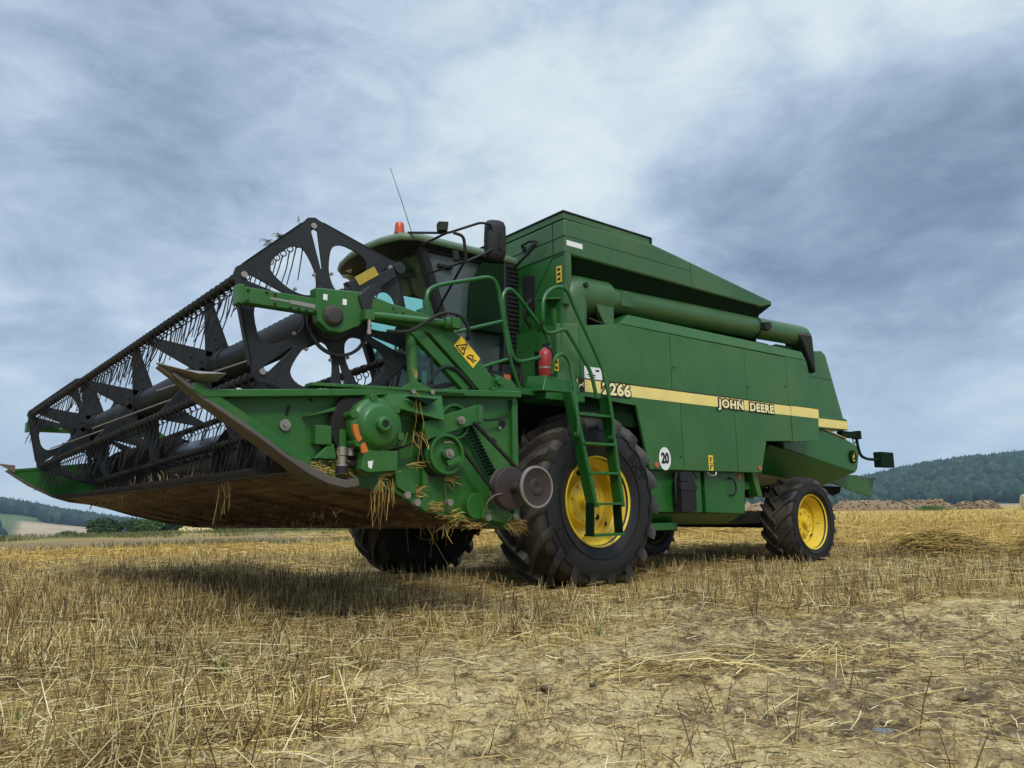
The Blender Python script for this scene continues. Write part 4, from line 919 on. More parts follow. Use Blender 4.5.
# ---- wheels
def wheel(name, x, y, z, R, W, rimR, dish, side, nlug, lugh, letters=False, rad_dir=1):
    """tyre axis along y; side=+1: outer face to +y"""
    root = empty(name, (x, y, z), HV)
    hw = W / 2; mb = MB()
    prof = [(rimR * .98, -hw * .78), (rimR * 1.04, -hw * .86), (rimR + (R - rimR) * .35, -hw * 1.0), (rimR + (R - rimR) * .65, -hw * .985), (R * .955, -hw * .86), (R * .985, -hw * .6), (R, 0), (R * .985, hw * .6), (R * .955, hw * .86), (rimR + (R - rimR) * .65, hw * .985), (rimR + (R - rimR) * .35, hw * 1.0), (rimR * 1.04, hw * .86), (rimR * .98, hw * .78)]
    # smooth the profile
    pp = []
    for a, b in zip(prof, prof[1:]):
        for k in range(3): t = k / 3; pp.append((a[0] + (b[0] - a[0]) * t, a[1] + (b[1] - a[1]) * t))
    pp.append(prof[-1]); q = np.array(pp); q[1:-1] = (q[:-2] + q[1:-1] * 2 + q[2:]) / 4
    mb.lathe([tuple(p) for p in q], (0, 0, 0), (0, 1, 0), 72, closed=False)
    nb_ = len(mb.bm.verts)
    def crown(v):  # radius of the carcass at lateral position v
        return float(np.interp(abs(v), [0, hw * .6, hw * .86, hw * 1.0], [R, R * .985, R * .955, R * .90]))
    for sd in (-1, 1):
        for k in range(nlug):
            th0 = 2 * math.pi * (k + (.5 if sd > 0 else 0)) / nlug
            S = []
            for t in (-.06, .18, .42, .66, .86, 1.0, 1.05):
                v = sd * hw * min(t, 1.0) * .985 if t < 1.02 else sd * hw * 1.005
                th = th0 + (.44 * max(t, 0) ** .85) * rad_dir
                base = crown(v) - .03; top = (crown(v) + lugh * (1 if t < .9 else (.8 if t < 1.02 else .0))) if t < 1.02 else R * .845
                if t > 1.02: base = R * .83
                elif t > .95: top = R * .955 + lugh * .55
                hwid = (.034 + .014 * t) * R / .86; S.append((v, th, base, top, hwid))
            rings = []
            for v, th, base, top, hwid in S:
                tw = hwid * .78
                def c(r, a): return Vector((r * math.cos(a), v, r * math.sin(a)))
                rings.append([c(base, th - hwid * 1.25 / R), c(top, th - tw / R), c(top, th + tw / R), c(base, th + hwid * 1.25 / R)])
            mb.loft(rings)
    ob = mb.build('tyre', M['tyre'], root, 0, smooth=40)
    at = ob.data.attributes.new('tread', 'FLOAT', 'POINT'); vals = []
    for v in ob.data.vertices:
        rr = math.hypot(v.co.x, v.co.z); vals.append(min(1, max(0, (rr / R - .88) / .06)))
    at.data.foreach_set('value', vals)
    # rim: flange, barrel, stepped dish
    d = side; f = hw * .86
    prof = [(rimR * .99, f * d), (rimR * 1.035, (f + .012) * d), (rimR * 1.045, (f + .004) * d), (rimR * 1.03, (f - .02) * d), (rimR * .965, (f - .03) * d), (rimR * .93, (f - .06) * d), (rimR * .90, (f - .10) * d), (rimR * .84, (f - .125) * d), (rimR * .82, (f - .16) * d), (rimR * .80, (f - dish) * d), (rimR * .74, (f - dish - .015) * d), (rimR * .60, (f - dish - .02) * d), (rimR * .50, (f - dish * .75) * d), (rimR * .34, (f - dish * .72) * d), (0, (f - dish * .72) * d)]
    mb = MB(); mb.lathe(prof, (0, 0, 0), (0, 1, 0), 56)
    back = [(rimR * .99, -f * d), (rimR * .9, -(f - .1) * d), (rimR * .86, 0), (rimR * .82, (f - .16) * d)]
    mb.loft([[Vector((r * math.cos(a), t, r * math.sin(a))) for a in np.linspace(0, 2 * math.pi, 56, endpoint=False)] for r, t in back], caps=False)
    rim = mb.build('rim', M['yellow'], root, 0, smooth=30)
    mb = MB()
    for k in range(8):
        a = 2 * math.pi * k / 8 + .2; r = rimR * .42; y0 = (f - dish * .72) * d
        mb.cyl((r * math.cos(a), y0, r * math.sin(a)), (r * math.cos(a), y0 + .03 * d, r * math.sin(a)), .016, n=6)
    mb.cyl((0, (f - dish * .72) * d, 0), (0, (f - dish * .72 + .06) * d, 0), rimR * .20, rimR * .17, n=24)
    mb.build('wheel_hub', M['yellow'], root, .004)
    mb = MB()
    for k in range(3):
        a = 2 * math.pi * k / 3 - .5; r = rimR * .68; y0 = (f - dish - .018) * d
        mb.cyl((r * math.cos(a), y0, r * math.sin(a)), (r * math.cos(a), y0 + .008 * d, r * math.sin(a)), .022 * R / .6, n=10)
    mb.tube([(rimR * .80 * math.cos(3.9), (f - .16) * d, rimR * .80 * math.sin(3.9)), (rimR * .70 * math.cos(3.9), (f - .12) * d, rimR * .70 * math.sin(3.9))], .010, 6)
    mb.build('wheel_bolt', M['chassis_dark'], root)
    # moulded rings on the side wall
    mb = MB()
    for rr in (.30, .72):
        r = rimR + (R - rimR) * rr; yy = (hw * (1.0 if rr < .5 else .975) + .0) * d
        mb.lathe([(r - .006, yy - .01 * d), (r - .003, yy + .0045 * d), (r + .003, yy + .0045 * d), (r + .006, yy - .01 * d)], (0, 0, 0), (0, 1, 0), 64, closed=True)
    mb.build('sidewall_ring', M['tyre'], root)
    if letters:
        for a in (R_(33), R_(33 + 180)):
            mbx = MB(); rm = rimR + (R - rimR) * .47
            a_w = math.pi - a if False else a
            # letters placed round the side wall; on the left face the picture's right is -x
            c = Vector((-rm * math.cos(a), hw * d * .998 + .001, rm * math.sin(a)))
            rad = Vector((-math.cos(a), 0, math.sin(a))); tan_ = Vector((-math.sin(a), 0, -math.cos(a)))
            text_mb('BKT', .13, c, right=tan_, upv=rad, depth=.008, offset=.004, sx=1.25, mb=mbx)
            mbx.build('tyre_lettering', M['belt'], root)
    return root
for y0, y1 in ((-1.52, -1.25), (.93, 1.02)):
    P_('drive_shade_disc', MB().cyl((0, y0, .81), (0, y1, .81), .40, n=28), M['chassis_dark'])  # final drive housing added as a dark disc, for the shade inside the rim
for y0, y1 in ((-1.44, -1.36), (.94, 1.03)):
    P_('hub_shade_disc', MB().cyl((-4.17, y0, .528), (-4.17, y1, .528), .31, n=24), M['chassis_dark'])  # dark disc added to give the inner rear rim its shade
wheel('front_wheel', 0, 1.245, .815, .835, .69, .425, .26, 1, 19, .072, letters=True)
wheel('front_wheel', 0, -1.76, .80, .835, .69, .425, .26, -1, 19, .072)
wheel('rear_wheel', -4.17, 1.165, .528, .565, .47, .345, .17, 1, 18, .036)
wheel('rear_wheel', -4.17, mir(1.165), .528, .565, .47, .345, .17, -1, 18, .036)

# ---- cab
CAB = empty('cab', (0, 0, 0), HV)
yl, yr = .75, -.763
def cmap(p): return CAMFIT + (p - CAMFIT) * 1.0244   # the whole cab set a little further in and larger
CAMFIT = Vector((5.433, 6.90, .746))
def cabpart(name, mb, m, bevel=0, **k): return mb.build(name, m, CAB, bevel, fn=cmap, **k)
# windscreen frame leans forward at the top
def xf(z): return 1.28 + (z - 2.55) * .36
WSP = [(yl, 0), (yl - .25, .10), (yl - .6, .16), ((yl + yr) / 2, .18), (yr + .6, .16), (yr + .25, .10), (yr, 0)]
mb = MB(); rings = [[Vector((xf(z) + dx - .03, y, z)) for y, dx in WSP] for z in (1.98, 2.5, 3.0, 3.27)]
V = [[mb.bm.verts.new(p) for p in r] for r in rings]
for a, b in zip(V, V[1:]):
    for i in range(len(a) - 1): mb.face([a[i], a[i + 1], b[i + 1], b[i]])
ws = cabpart('windscreen', mb, M['glass']); sm = ws.modifiers.new('thick', 'SOLIDIFY'); sm.thickness = .006
mb = MB()
for y in (yl, yr):
    mb.bar((xf(1.9), y, 1.9), (xf(3.32), y, 3.32), .09, .085, (0, 1, 0))
    mb.bar((.50 if y > 0 else .26, y, 1.9), (.42 if y > 0 else .24, y, 3.32), .10 if y > 0 else .06, .08 if y > 0 else .05, (0, 1, 0))
    mb.bar((xf(3.27), y, 3.30), (.42, y, 3.30), .06, .06 if y > 0 else .03); mb.bar((xf(1.95), y, 1.95), (.45, y, 1.95), .09, .10)
for (a, b) in zip(WSP, WSP[1:]):
    mb.bar((xf(3.27) + a[1] - .03, a[0], 3.285), (xf(3.27) + b[1] - .03, b[0], 3.285), .07, .08); mb.bar((xf(1.95) + a[1] - .03, a[0], 1.95), (xf(1.95) + b[1] - .03, b[0], 1.95), .07, .12)
mb.bar((.42, yl, 3.285), (.42, yr, 3.285), .07, .08); mb.bar((.45, yl, 1.95), (.45, yr, 1.95), .07, .12)
cabpart('cab_frame', mb, BK, .008)
for y, s in ((yl, 1), (yr, -1)):
    xr = .50 if s > 0 else .28; mb = MB(); mb.hexa([(xr, y - .003, 2.0), (xf(2.0) - .05, y - .003, 2.0), (xf(2.0) - .05, y + .003, 2.0), (xr, y + .003, 2.0), (xr - .03, y - .003, 3.28), (xf(3.25) - .05, y - .003, 3.28), (xf(3.25) - .05, y + .003, 3.28), (xr - .03, y + .003, 3.28)])
    dr = cabpart('door_glass' if s > 0 else 'side_window', mb, M['glass_door'] if s > 0 else M['glass'])
    mb = MB(); mb.cyl((1.20, y, 2.62), (1.20, y + .02 * s, 2.62), .028, n=14); cabpart('door_knob', mb, BK); mb = MB(); mb.cyl((1.36, y + .02 * s, 3.15), (1.20, y + .035 * s, 3.15), .022, n=10); cabpart('door_handle', mb, BK)
mb = MB(); mb.box(.40, .46, yr + .04, yl - .04, 1.95, 2.55); cabpart('rear_bulkhead', mb, BK); cabpart('rear_window', MB().box(.42, .428, yr + .12, yl - .05, 2.56, 3.26), M['glass_door'])
mb = MB(); mb.box(.5, 1.25, yr + .03, yl - .03, 1.9, 1.99); cabpart('cab_floor', mb, BK)
mb = MB(); mb.prism([(xf(3.2) + .02, 3.265), (.45, 3.265), (.45, 3.285), (xf(3.2) + .05, 3.285)], yr + .05, yl - .05); cabpart('headliner', mb, M['cloth'])
mb = MB(); mb.box(.62, 1.05, -.22, .26, 2.28, 2.42); mb.prism([(.58, 2.40), (.74, 2.40), (.66, 3.02), (.54, 3.02)], -.20, .24); mb.box(.72, .95, -.10, .14, 1.98, 2.30); cabpart('driver_seat', mb, M['cloth'], .04)
mb = MB(); mb.tube([(1.42, .02, 2.0), (1.28, .02, 2.55)], .045, 10); n_ = 24; mb.tube([Vector((1.26, .02, 2.58)) + Vector((-.06 * math.sin(a), .20 * math.cos(a), .19 * math.sin(a))) for a in np.linspace(0, 2 * math.pi, n_)], .014, 7); cabpart('steering_wheel', mb, BK)
mb = MB(); mb.box(.75, 1.25, -.70, -.46, 2.0, 2.55); cabpart('console', mb, BK, .03)
# roof: lens-shaped with a visor overhanging the windscreen
front = [(1.66, yl + .12), (1.82, yl + .05), (1.92, yl - .16), (1.97, .30), (1.96, .0), (1.90, -.30), (1.83, -.48), (1.68, -.66), (1.5, -.72)]
plan = [(.38, yl + .10), (.9, yl + .12)] + front + [(.9, -.75), (.38, -.75)]
cx_, cy_ = 1.05, -.0
def ring(z, k, fx=0): return [Vector((cx_ + (x - cx_) * k + (fx if x > 1.5 else 0), cy_ + (y - cy_) * k, z - (.045 * max(0, (x - 1.6) / .48) ** 2))) for x, y in plan]
mb = MB(); mb.loft([ring(3.325, .93), ring(3.325, .985), ring(3.345, 1.0), ring(3.375, .995), ring(3.405, .965), ring(3.445, .86), ring(3.475, .6), ring(3.485, .2)])
cabpart('roof', mb, M['roofgreen'], smooth=50)
mb = MB(); mb.loft([ring(3.275, .82), ring(3.30, .93), ring(3.322, .965), ring(3.326, .965)]); cabpart('roof_underside', mb, BK, smooth=50)
for x, y in ((1.74, .52), (1.82, .26), (1.80, -.22), (1.73, -.44)):
    mb = MB(); mb.hexa([(x - .09, y - .075, 3.262), (x + .03, y - .07, 3.268), (x + .03, y + .07, 3.268), (x - .09, y + .075, 3.262), (x - .11, y - .085, 3.30), (x + .03, y - .08, 3.30), (x + .03, y + .08, 3.30), (x - .11, y + .085, 3.30)]); cabpart('work_light', mb, M['lens'], .012)
mb = MB(); mb.lathe([(0, 0), (.052, 0), (.052, .03), (.046, .035), (.046, .085), (.038, .112), (.018, .125), (0, .127)], (1.77, .72, 3.395), (0, 0, 1), 20); cabpart('beacon', mb, M['amber'])
mb = MB(); mb.cyl((1.77, .72, 3.35), (1.77, .72, 3.405), .05, n=16); cabpart('beacon_foot', mb, BK)
mb = MB(); mb.tube([(1.53, .60, 3.42), (1.67, .60, 3.78), (1.81, .60, 4.11)], .0045, 5, r1=.0025); cabpart('antenna', mb, BK)
# black air intake column behind the door with louvres
mb = MB(); mb.prism([(.57, 2.58), (1.02, 2.56), (1.03, 2.62), (1.0, 3.01), (.84, 3.27), (.57, 3.30)], .785, .83); mb.box(.62, 1.03, .78, .88, 2.53, 2.60); cabpart('side_cover', mb, GD, .01)
mb = MB(); mb.prism([(.30, 1.90), (.62, 1.90), (.57, 2.60), (.57, 3.34), (.30, 3.36)], .70, .835); vent = cabpart('vent_panel', mb, NV, .012)
mb = MB()
for k in range(19):
    z = 2.43 + k * .047; mb.hexa([(.36, .83, z), (.54, .83, z), (.54, .848, z - .012), (.36, .848, z - .012), (.36, .83, z + .012), (.54, .83, z + .012), (.54, .85, z), (.36, .85, z)])
mb.build('louvre', M['chassis_dark'], vent, fn=cmap)
# mirror on its arms
ax, ay, az_ = 1.60, .78, 3.29
mb = MB()
mb.tube([(1.72, .80, 3.40), (1.68, 1.42, 3.22), (1.42, 1.56, 3.335), (1.30, 1.56, 3.345), (1.28, 1.54, 3.30)], .012, 8, rnd=.04)
mb.tube([(1.58, .78, 3.30), (1.70, 1.44, 3.215)], .012, 8)
mb.tube([(1.64, 1.44, 3.225), (1.56, 1.49, 3.20), (1.52, 1.47, 3.0), (1.53, 1.45, 2.955)], .015, 8, rnd=.05)
mb.tube([(1.52, .78, 3.02), (1.54, 1.45, 2.965)], .010, 8); mb.tube([(1.40, .78, 2.64), (1.53, 1.45, 2.965), (1.36, 1.52, 3.06), (1.27, 1.54, 3.12)], .012, 8)
cabpart('mirror_arm', mb, BK)
mb = MB(); mb.box(1.205, 1.225, -.085, .085, -.175, .175) if False else None
prof = [(-.088, -.12), (-.07, -.165), (-.03, -.178), (.03, -.178), (.07, -.165), (.088, -.12), (.092, 0), (.088, .12), (.07, .160), (.03, .172), (-.03, .172), (-.07, .160), (-.088, .12), (-.092, 0)]
mc = Vector((1.22, 1.52, 3.22)); mn = Vector((.35, .9, -.05)).normalized(); mr = Vector((-mn.y, mn.x, 0)).normalized(); mu = mr.cross(mn) * (-1 if mr.cross(mn).z < 0 else 1)
mb = MB(); mb.loft([[mc + mr * (a * k) + mu * (b * k) + mn * dd for a, b in prof] for k, dd in ((1.10, -.035), (1.14, -.02), (1.14, 0), (1.03, .03), (.7, .045))]); cabpart('mirror', mb, BK, smooth=50)
mb = MB(); mb.bar(mc + mr * .03 + mn * .05 - mu * .09, mc + mr * .035 + mn * .05 + mu * .06, .02, .02); mb.bar(mc + mr * .03 + mn * .05 - mu * .09, mc + mr * .09 + mn * .02 - mu * .12, .02, .02); cabpart('mirror_bracket', mb, M['hose'], .004)
mb = MB(); mb.hexa([(1.70, 1.42, 3.215), (1.77, 1.37, 3.21), (1.80, 1.44, 3.21), (1.73, 1.49, 3.215), (1.69, 1.41, 3.30), (1.77, 1.36, 3.30), (1.80, 1.44, 3.30), (1.72, 1.49, 3.30)]); cabpart('work_light', mb, M['hose'], .01)
mb = MB(); mb.hexa([(1.55, 1.40, 2.98), (1.60, 1.38, 2.98), (1.62, 1.42, 2.98), (1.57, 1.44, 2.98), (1.56, 1.40, 3.07), (1.61, 1.38, 3.07), (1.63, 1.42, 3.07), (1.58, 1.44, 3.07)]); cabpart('small_mirror', mb, M['hose'], .006)

# ---- platform, ladder, rails
mb = MB(); mb.box(.30, 1.50, .72, 1.50, 1.80, 1.86); mb.box(.22, .72, 1.30, 1.62, 1.76, 1.84); P_('platform', mb, G, bevel=.01)
mb = MB(); mb.hexa([(.30, 1.40, 1.845), (.80, 1.40, 1.845), (.78, 1.64, 1.83), (.28, 1.62, 1.845), (.30, 1.40, 1.99), (.76, 1.40, 2.0), (.72, 1.62, 1.985), (.28, 1.60, 1.96)]); P_('platform_box', mb, G, bevel=.01)
LAD = empty('ladder', (0, 0, 0), HV)
yl0 = 1.72
for x0, x1 in ((.52, .275), (.03, -.085)):
    mb = MB(); mb.bar((x0, yl0 - .03, 1.83), (x1, yl0, .76), .022, .115, (0, 1, 0)); mb.bar((x0 - .012, yl0 + .030, 1.83), (x1 - .012, yl0 + .060, .76), .035, .010, (0, 1, 0)); mb.build('stringer', G, LAD, .004)
    mb = MB(); mb.bar((x1 + .02, yl0, .80), (x1 + .035 - (.0 if x0 > .3 else .03), yl0, .50), .018, .105, (0, 1, 0)); mb.build('rubber_strap', GD, LAD, .004)
for z, xa, xb in ((1.62, .475, .008), (1.35, .405, -.02), (1.075, .345, -.052), (.79, .28, -.082)):
    mb = MB(); mb.box(xb, xa, yl0 - .07, yl0 + .07, z - .012, z + .012); mb.build('step', G, LAD, .004)
mb = MB(); mb.box(-.085, .315, yl0 - .075, yl0 + .075, .492, .515); mb.build('step', G, LAD, .004)
def rail(pts, y=None, r=.019): return P_('handrail', MB().tube([(p[0], y, p[1]) if len(p) == 2 else p for p in pts], r, 10, rnd=.10), G)
rail([(.74, 1.55, 2.42), (.81, 1.70, 2.45), (.81, 1.70, 2.70), (.66, 1.70, 2.83), (.50, 1.70, 2.85), (.42, 1.70, 2.70), (.09, 1.74, 2.11), (.065, 1.78, 1.89), (.02, 1.80, 1.50), (.03, 1.78, 1.40), (.03, 1.74, 1.42)])
rail([(.735, 1.60, 2.46), (.70, 1.60, 2.40), (.60, 1.60, 2.40), (.44, 1.60, 2.48), (.36, 1.60, 2.39), (.15, 1.64, 2.08), (.10, 1.66, 1.82)])
rail([(.68, 1.66, 2.0), (.68, 1.70, 2.14), (.58, 1.70, 2.20), (.49, 1.70, 2.14), (.47, 1.72, 2.0), (.47, 1.78, 1.50), (.47, 1.76, 1.40), (.46, 1.72, 1.44)])
rail([(1.10, 1.5, 2.45), (1.14, 1.5, 2.70), (1.06, 1.5, 2.80), (.95, 1.5, 2.75), (.59, 1.5, 2.41), (.545, 1.5, 2.31), (.61, 1.5, 2.20), (.93, 1.5, 2.10), (1.02, 1.5, 2.13), (1.10, 1.5, 2.45)])
rail([(1.91, 1.5, 2.20), (1.97, 1.5, 2.60), (1.86, 1.5, 2.68), (1.26, 1.5, 2.87), (1.18, 1.5, 2.80), (1.05, 1.5, 2.1), (.92, 1.48, 1.84)])
rail([(1.94, 1.5, 2.20), (1.12, 1.5, 2.47)], r=.016); rail([(1.60, 1.5, 1.93), (1.06, 1.5, 2.12)], r=.016)
mb = MB()
for x, z in ((1.115, 2.48), (1.07, 2.13), (1.095, 2.47)): mb.cyl((x, 1.49, z - .02), (x, 1.49, z + .03), .028, n=12)
P_('rail_clamp', mb, M['hose'])
mb = MB(); mb.box(.85, 1.3, 1.30, 1.46, 1.86, 2.0); mb.tube([(1.25, 1.46, 1.9), (1.25, 1.46, 2.08), (.9, 1.46, 2.1), (.9, 1.46, 1.9)], .02, 8, rnd=.05); P_('battery_frame', mb, BK, bevel=.01)
mb = MB(); mb.box(1.02, 1.10, 1.461, 1.468, 1.92, 1.98); P_('side_marker', mb, M['reflector'])
# ---- fire extinguisher (lifts off its bracket)
FE = empty('fire_extinguisher', (.62, 1.50, 1.99)); tag(FE, 'red fire extinguisher standing on the platform beside the ladder rails', 'fire extinguisher')
mb = MB(); mb.lathe([(0, 0), (.058, 0), (.066, .012), (.066, .21), (.058, .25), (.03, .275), (.022, .285), (0, .286)], (0, 0, 0), (0, 0, 1), 22); mb.build('cylinder_body', M['red'], FE, smooth=40)
mb = MB(); mb.cyl((0, 0, .283), (0, 0, .312), .018, n=10); mb.bar((.02, 0, .315), (-.06, .01, .33), .018, .012); mb.tube([(0, 0, .30), (-.05, .05, .28), (-.066, .05, .15), (-.06, .05, .03)], .009, 7, rnd=.05); mb.build('valve', BK, FE)
mb = MB(); mb.lathe([(.066, .08), (.0685, .08), (.0685, .095), (.066, .095)], (0, 0, 0), (0, 0, 1), 22, closed=True); mb.build('strap', ST, FE)
mb = MB(); mb.box(.56, .68, 1.415, 1.43, 2.0, 2.25); mb.box(.55, .69, 1.42, 1.57, 1.985, 1.990); P_('extinguisher_bracket', mb, GD)

# ================================================================== HEADER
HD = empty('header', (0, 0, 0), HV)
def hp(name, mb, m, bevel=0.0, fn=hmap, parent=None, **k): return mb.build(name, m, parent or HD, bevel, fn=fn, **k)
YN, YF = 2.78, -3.22
YI = 2.762
# trough floor (underside visible from below), back wall, top beam
floor = [(3.58, .985), (3.45, .94), (3.2, .875), (2.95, .815), (2.6, .735), (2.3, .69), (2.10, .675), (2.10, .71), (2.35, .74), (2.6, .79), (2.95, .88), (3.2, .935), (3.58, 1.0)]
mb = MB(); mb.prism(floor, YF + .004, YI); hp('trough_floor', mb, M['belly'], .004)
mb = MB(); mb.prism([(2.08, .695), (2.16, .695), (2.20, 1.40), (2.08, 1.46)], .50, YI); mb.prism([(2.08, .695), (2.16, .695), (2.20, 1.40), (2.08, 1.46)], YF, -1.0); mb.prism([(2.08, 1.30), (2.19, 1.28), (2.20, 1.40), (2.08, 1.46)], -1.0, .50); hp('back_wall', mb, G)
mb = MB(); mb.box(2.02, 2.20, YF + .004, YI, 1.42, 1.56); hp('top_beam', mb, G, .01)
mb = MB(); mb.box(2.0, 2.12, YF + .004, YI, .62, .70)
for k in range(9):
    y = YF + .3 + k * .68; mb.prism([(3.3, .885), (2.95, .80), (2.6, .72), (2.3, .675), (2.3, .645), (2.6, .69), (2.95, .775)], y - .02, y + .02)
hp('floor_rib', mb, M['belly'])
mb = MB(); mb.box(3.52, 3.62, YF + .004, YI, .975, .998); mb.box(3.50, 3.56, YF + .004, YI, 1.0, 1.02); hp('knife_bar', mb, M['tine'])
mb = MB()
for k in range(78):
    y = YF + .06 + k * .0765; mb.hexa([(3.55, y - .018, .978), (3.55, y + .018, .978), (3.60, y + .016, .978), (3.60, y - .016, .978), (3.55, y - .016, 1.022), (3.55, y + .016, 1.022), (3.60, y + .014, 1.03), (3.60, y - .014, 1.03)]); mb.hexa([(3.60, y - .016, .98), (3.60, y + .016, .98), (3.745, y + .003, 1.005), (3.745, y - .003, 1.005), (3.60, y - .014, 1.03), (3.60, y + .014, 1.03), (3.73, y + .003, 1.02), (3.73, y - .003, 1.02)])
hp('knife_guards', mb, M['bar'])
# auger with flighting
mb = MB(); mb.cyl((2.99, YF + .06, 1.22), (2.99, YN - .10, 1.22), .25, n=36); hp('auger', mb, M['auger'])
def flight(y0, y1, turns, hand):
    mb = MB(); N = int(abs(turns) * 40); A = []; B = []
    for i in range(N + 1):
        t = i / N; a = hand * 2 * math.pi * turns * t; y = y0 + (y1 - y0) * t
        A.append((2.99 + .245 * math.cos(a), y, 1.22 + .245 * math.sin(a))); B.append((2.99 + .335 * math.cos(a), y, 1.22 + .335 * math.sin(a)))
    va = [mb.bm.verts.new(p) for p in A]; vb = [mb.bm.verts.new(p) for p in B]; vc = [mb.bm.verts.new((p[0], p[1] + .008, p[2])) for p in A]; vd = [mb.bm.verts.new((p[0], p[1] + .008, p[2])) for p in B]
    for i in range(N):
        mb.face([va[i], va[i + 1], vb[i + 1], vb[i]]); mb.face([vc[i], vd[i], vd[i + 1], vc[i + 1]]); mb.face([vb[i], vb[i + 1], vd[i + 1], vd[i]])
    return mb
hp('auger_flight', flight(YF + .1, -.95, 4.2, 1), M['auger']); hp('auger_flight', flight(YN - .12, .45, 4.2, -1), M['auger'])
mb = MB()
for k in range(16):
    y = -.9 + k * .085; a = k * 2.1; mb.cyl((2.99 + .2 * math.cos(a), y, 1.22 + .2 * math.sin(a)), (2.99 + .34 * math.cos(a), y, 1.22 + .34 * math.sin(a)), .009, n=6)
hp('auger_finger', mb, M['tine'])
# near end panel: recessed sheet, rim, skid edge, nose
OUT = [(4.20, 1.375), (4.17, 1.33), (3.89, 1.165), (3.74, 1.065), (3.60, .995), (3.45, .93), (3.32, .92), (3.2, .885), (3.05, .865), (2.86, .775), (2.58, .69), (2.34, .655), (2.13, .615), (2.06, .62), (2.06, 1.55), (2.75, 1.505), (3.05, 1.485), (3.48, 1.445)]
def endpanel(y, s):
    mb = MB(); mb.prism(OUT, y - .012, y); hp('end_panel', mb, GW, 0)
    mb = MB(); t = [(4.20, 1.385), (3.48, 1.45), (3.05, 1.49), (2.75, 1.512), (2.06, 1.555)]
    for a, b in zip(t, t[1:]): mb.bar((a[0], y + .03 * s, a[1] - .02), (b[0], y + .03 * s, b[1] - .02), .11, .042)
    hp('top_rail', mb, GW, .006)
    mb = MB(); e = [(4.24, 1.37), (3.89, 1.165), (3.74, 1.065), (3.60, .995)]
    for a, b in zip(e, e[1:]): mb.bar((a[0], y + .03 * s, a[1] + .035), (b[0], y + .03 * s, b[1] + .035), .10, .05)
    hp('divider_edge', mb, GW, .004)
    mb = MB(); e = [(4.34, 1.462), (4.19, 1.345), (3.89, 1.155), (3.74, 1.052), (3.60, .978), (3.48, .925), (3.38, .905), (3.30, .918)]
    rings = []
    for i, (x, z) in enumerate(e):
        t0_ = Vector((e[min(i + 1, len(e) - 1)][0] - e[max(i - 1, 0)][0], 0, e[min(i + 1, len(e) - 1)][1] - e[max(i - 1, 0)][1])).normalized(); nn = Vector((-t0_.z, 0, t0_.x)); nn = nn if nn.z > 0 else -nn
        wd = .03 + .035 * min(1, i / 2); c = Vector((x, y + .03 * s, z)); hh = .022 + (.02 if i > 3 else 0)
        rings.append([c + Vector((0, -wd, 0)) - nn * hh, c + Vector((0, wd, 0)) - nn * hh * .5, c + Vector((0, wd, 0)) + nn * hh * .6, c + Vector((0, -wd, 0)) + nn * hh])
    mb.loft(rings); hp('skid_edge', mb, M['skid'], .006)
endpanel(YN, 1)
mb = MB(); mb.loft([[Vector(p) for p in r] for r in ([(4.42, 2.82, 1.512), (4.418, 2.835, 1.505), (4.414, 2.82, 1.50), (4.416, 2.805, 1.505)], [(4.25, 2.75, 1.50), (4.24, 2.93, 1.455), (4.22, 2.83, 1.42), (4.25, 2.73, 1.46)], [(4.12, 2.74, 1.50), (4.11, 2.95, 1.465), (4.12, 2.85, 1.435), (4.13, 2.74, 1.45)])]); hp('divider_nose', mb, ST, .004)
mb = MB(); mb.bar((4.40, 2.80, 1.50), (4.18, 2.80, 1.345), .05, .03); hp('nose_strap', mb, M['skid'])
# far end: crop divider plate running out to a point
fo = [(4.38 - .2, 1.30), (3.97, 1.15), (3.72, 1.02), (3.55, .96), (3.3, .93), (2.9, .80), (2.5, .68), (2.1, .62), (2.06, 1.50), (2.7, 1.47), (3.3, 1.40), (3.72, 1.345)]
mb = MB(); mb.prism(fo, YF - .02, YF); hp('end_panel', mb, G)
mb = MB(); t = [(4.18, 1.30), (3.72, 1.35), (3.3, 1.405), (2.7, 1.475), (2.06, 1.505)]
for a, b in zip(t, t[1:]): mb.bar((a[0], YF - .03, a[1] - .01), (b[0], YF - .03, b[1] - .01), .08, .03)
hp('top_rail', mb, G)
mb = MB(); e = [(4.19, 1.295), (3.97, 1.14), (3.72, 1.01), (3.55, .955), (3.3, .92)]
for a, b in zip(e, e[1:]): mb.bar((a[0], YF - .02, a[1]), (b[0], YF - .02, b[1]), .08, .02)
hp('skid_edge', mb, M['skid'])
mb = MB(); mb.loft([[Vector(p) for p in r] for r in ([(4.28, YF - .02, 1.375), (4.278, YF, 1.37), (4.275, YF - .02, 1.365), (4.278, YF - .04, 1.37)], [(4.12, YF - .06, 1.36), (4.12, YF + .05, 1.35), (4.11, YF + .02, 1.27), (4.11, YF - .06, 1.28)])]); hp('divider_nose', mb, ST)
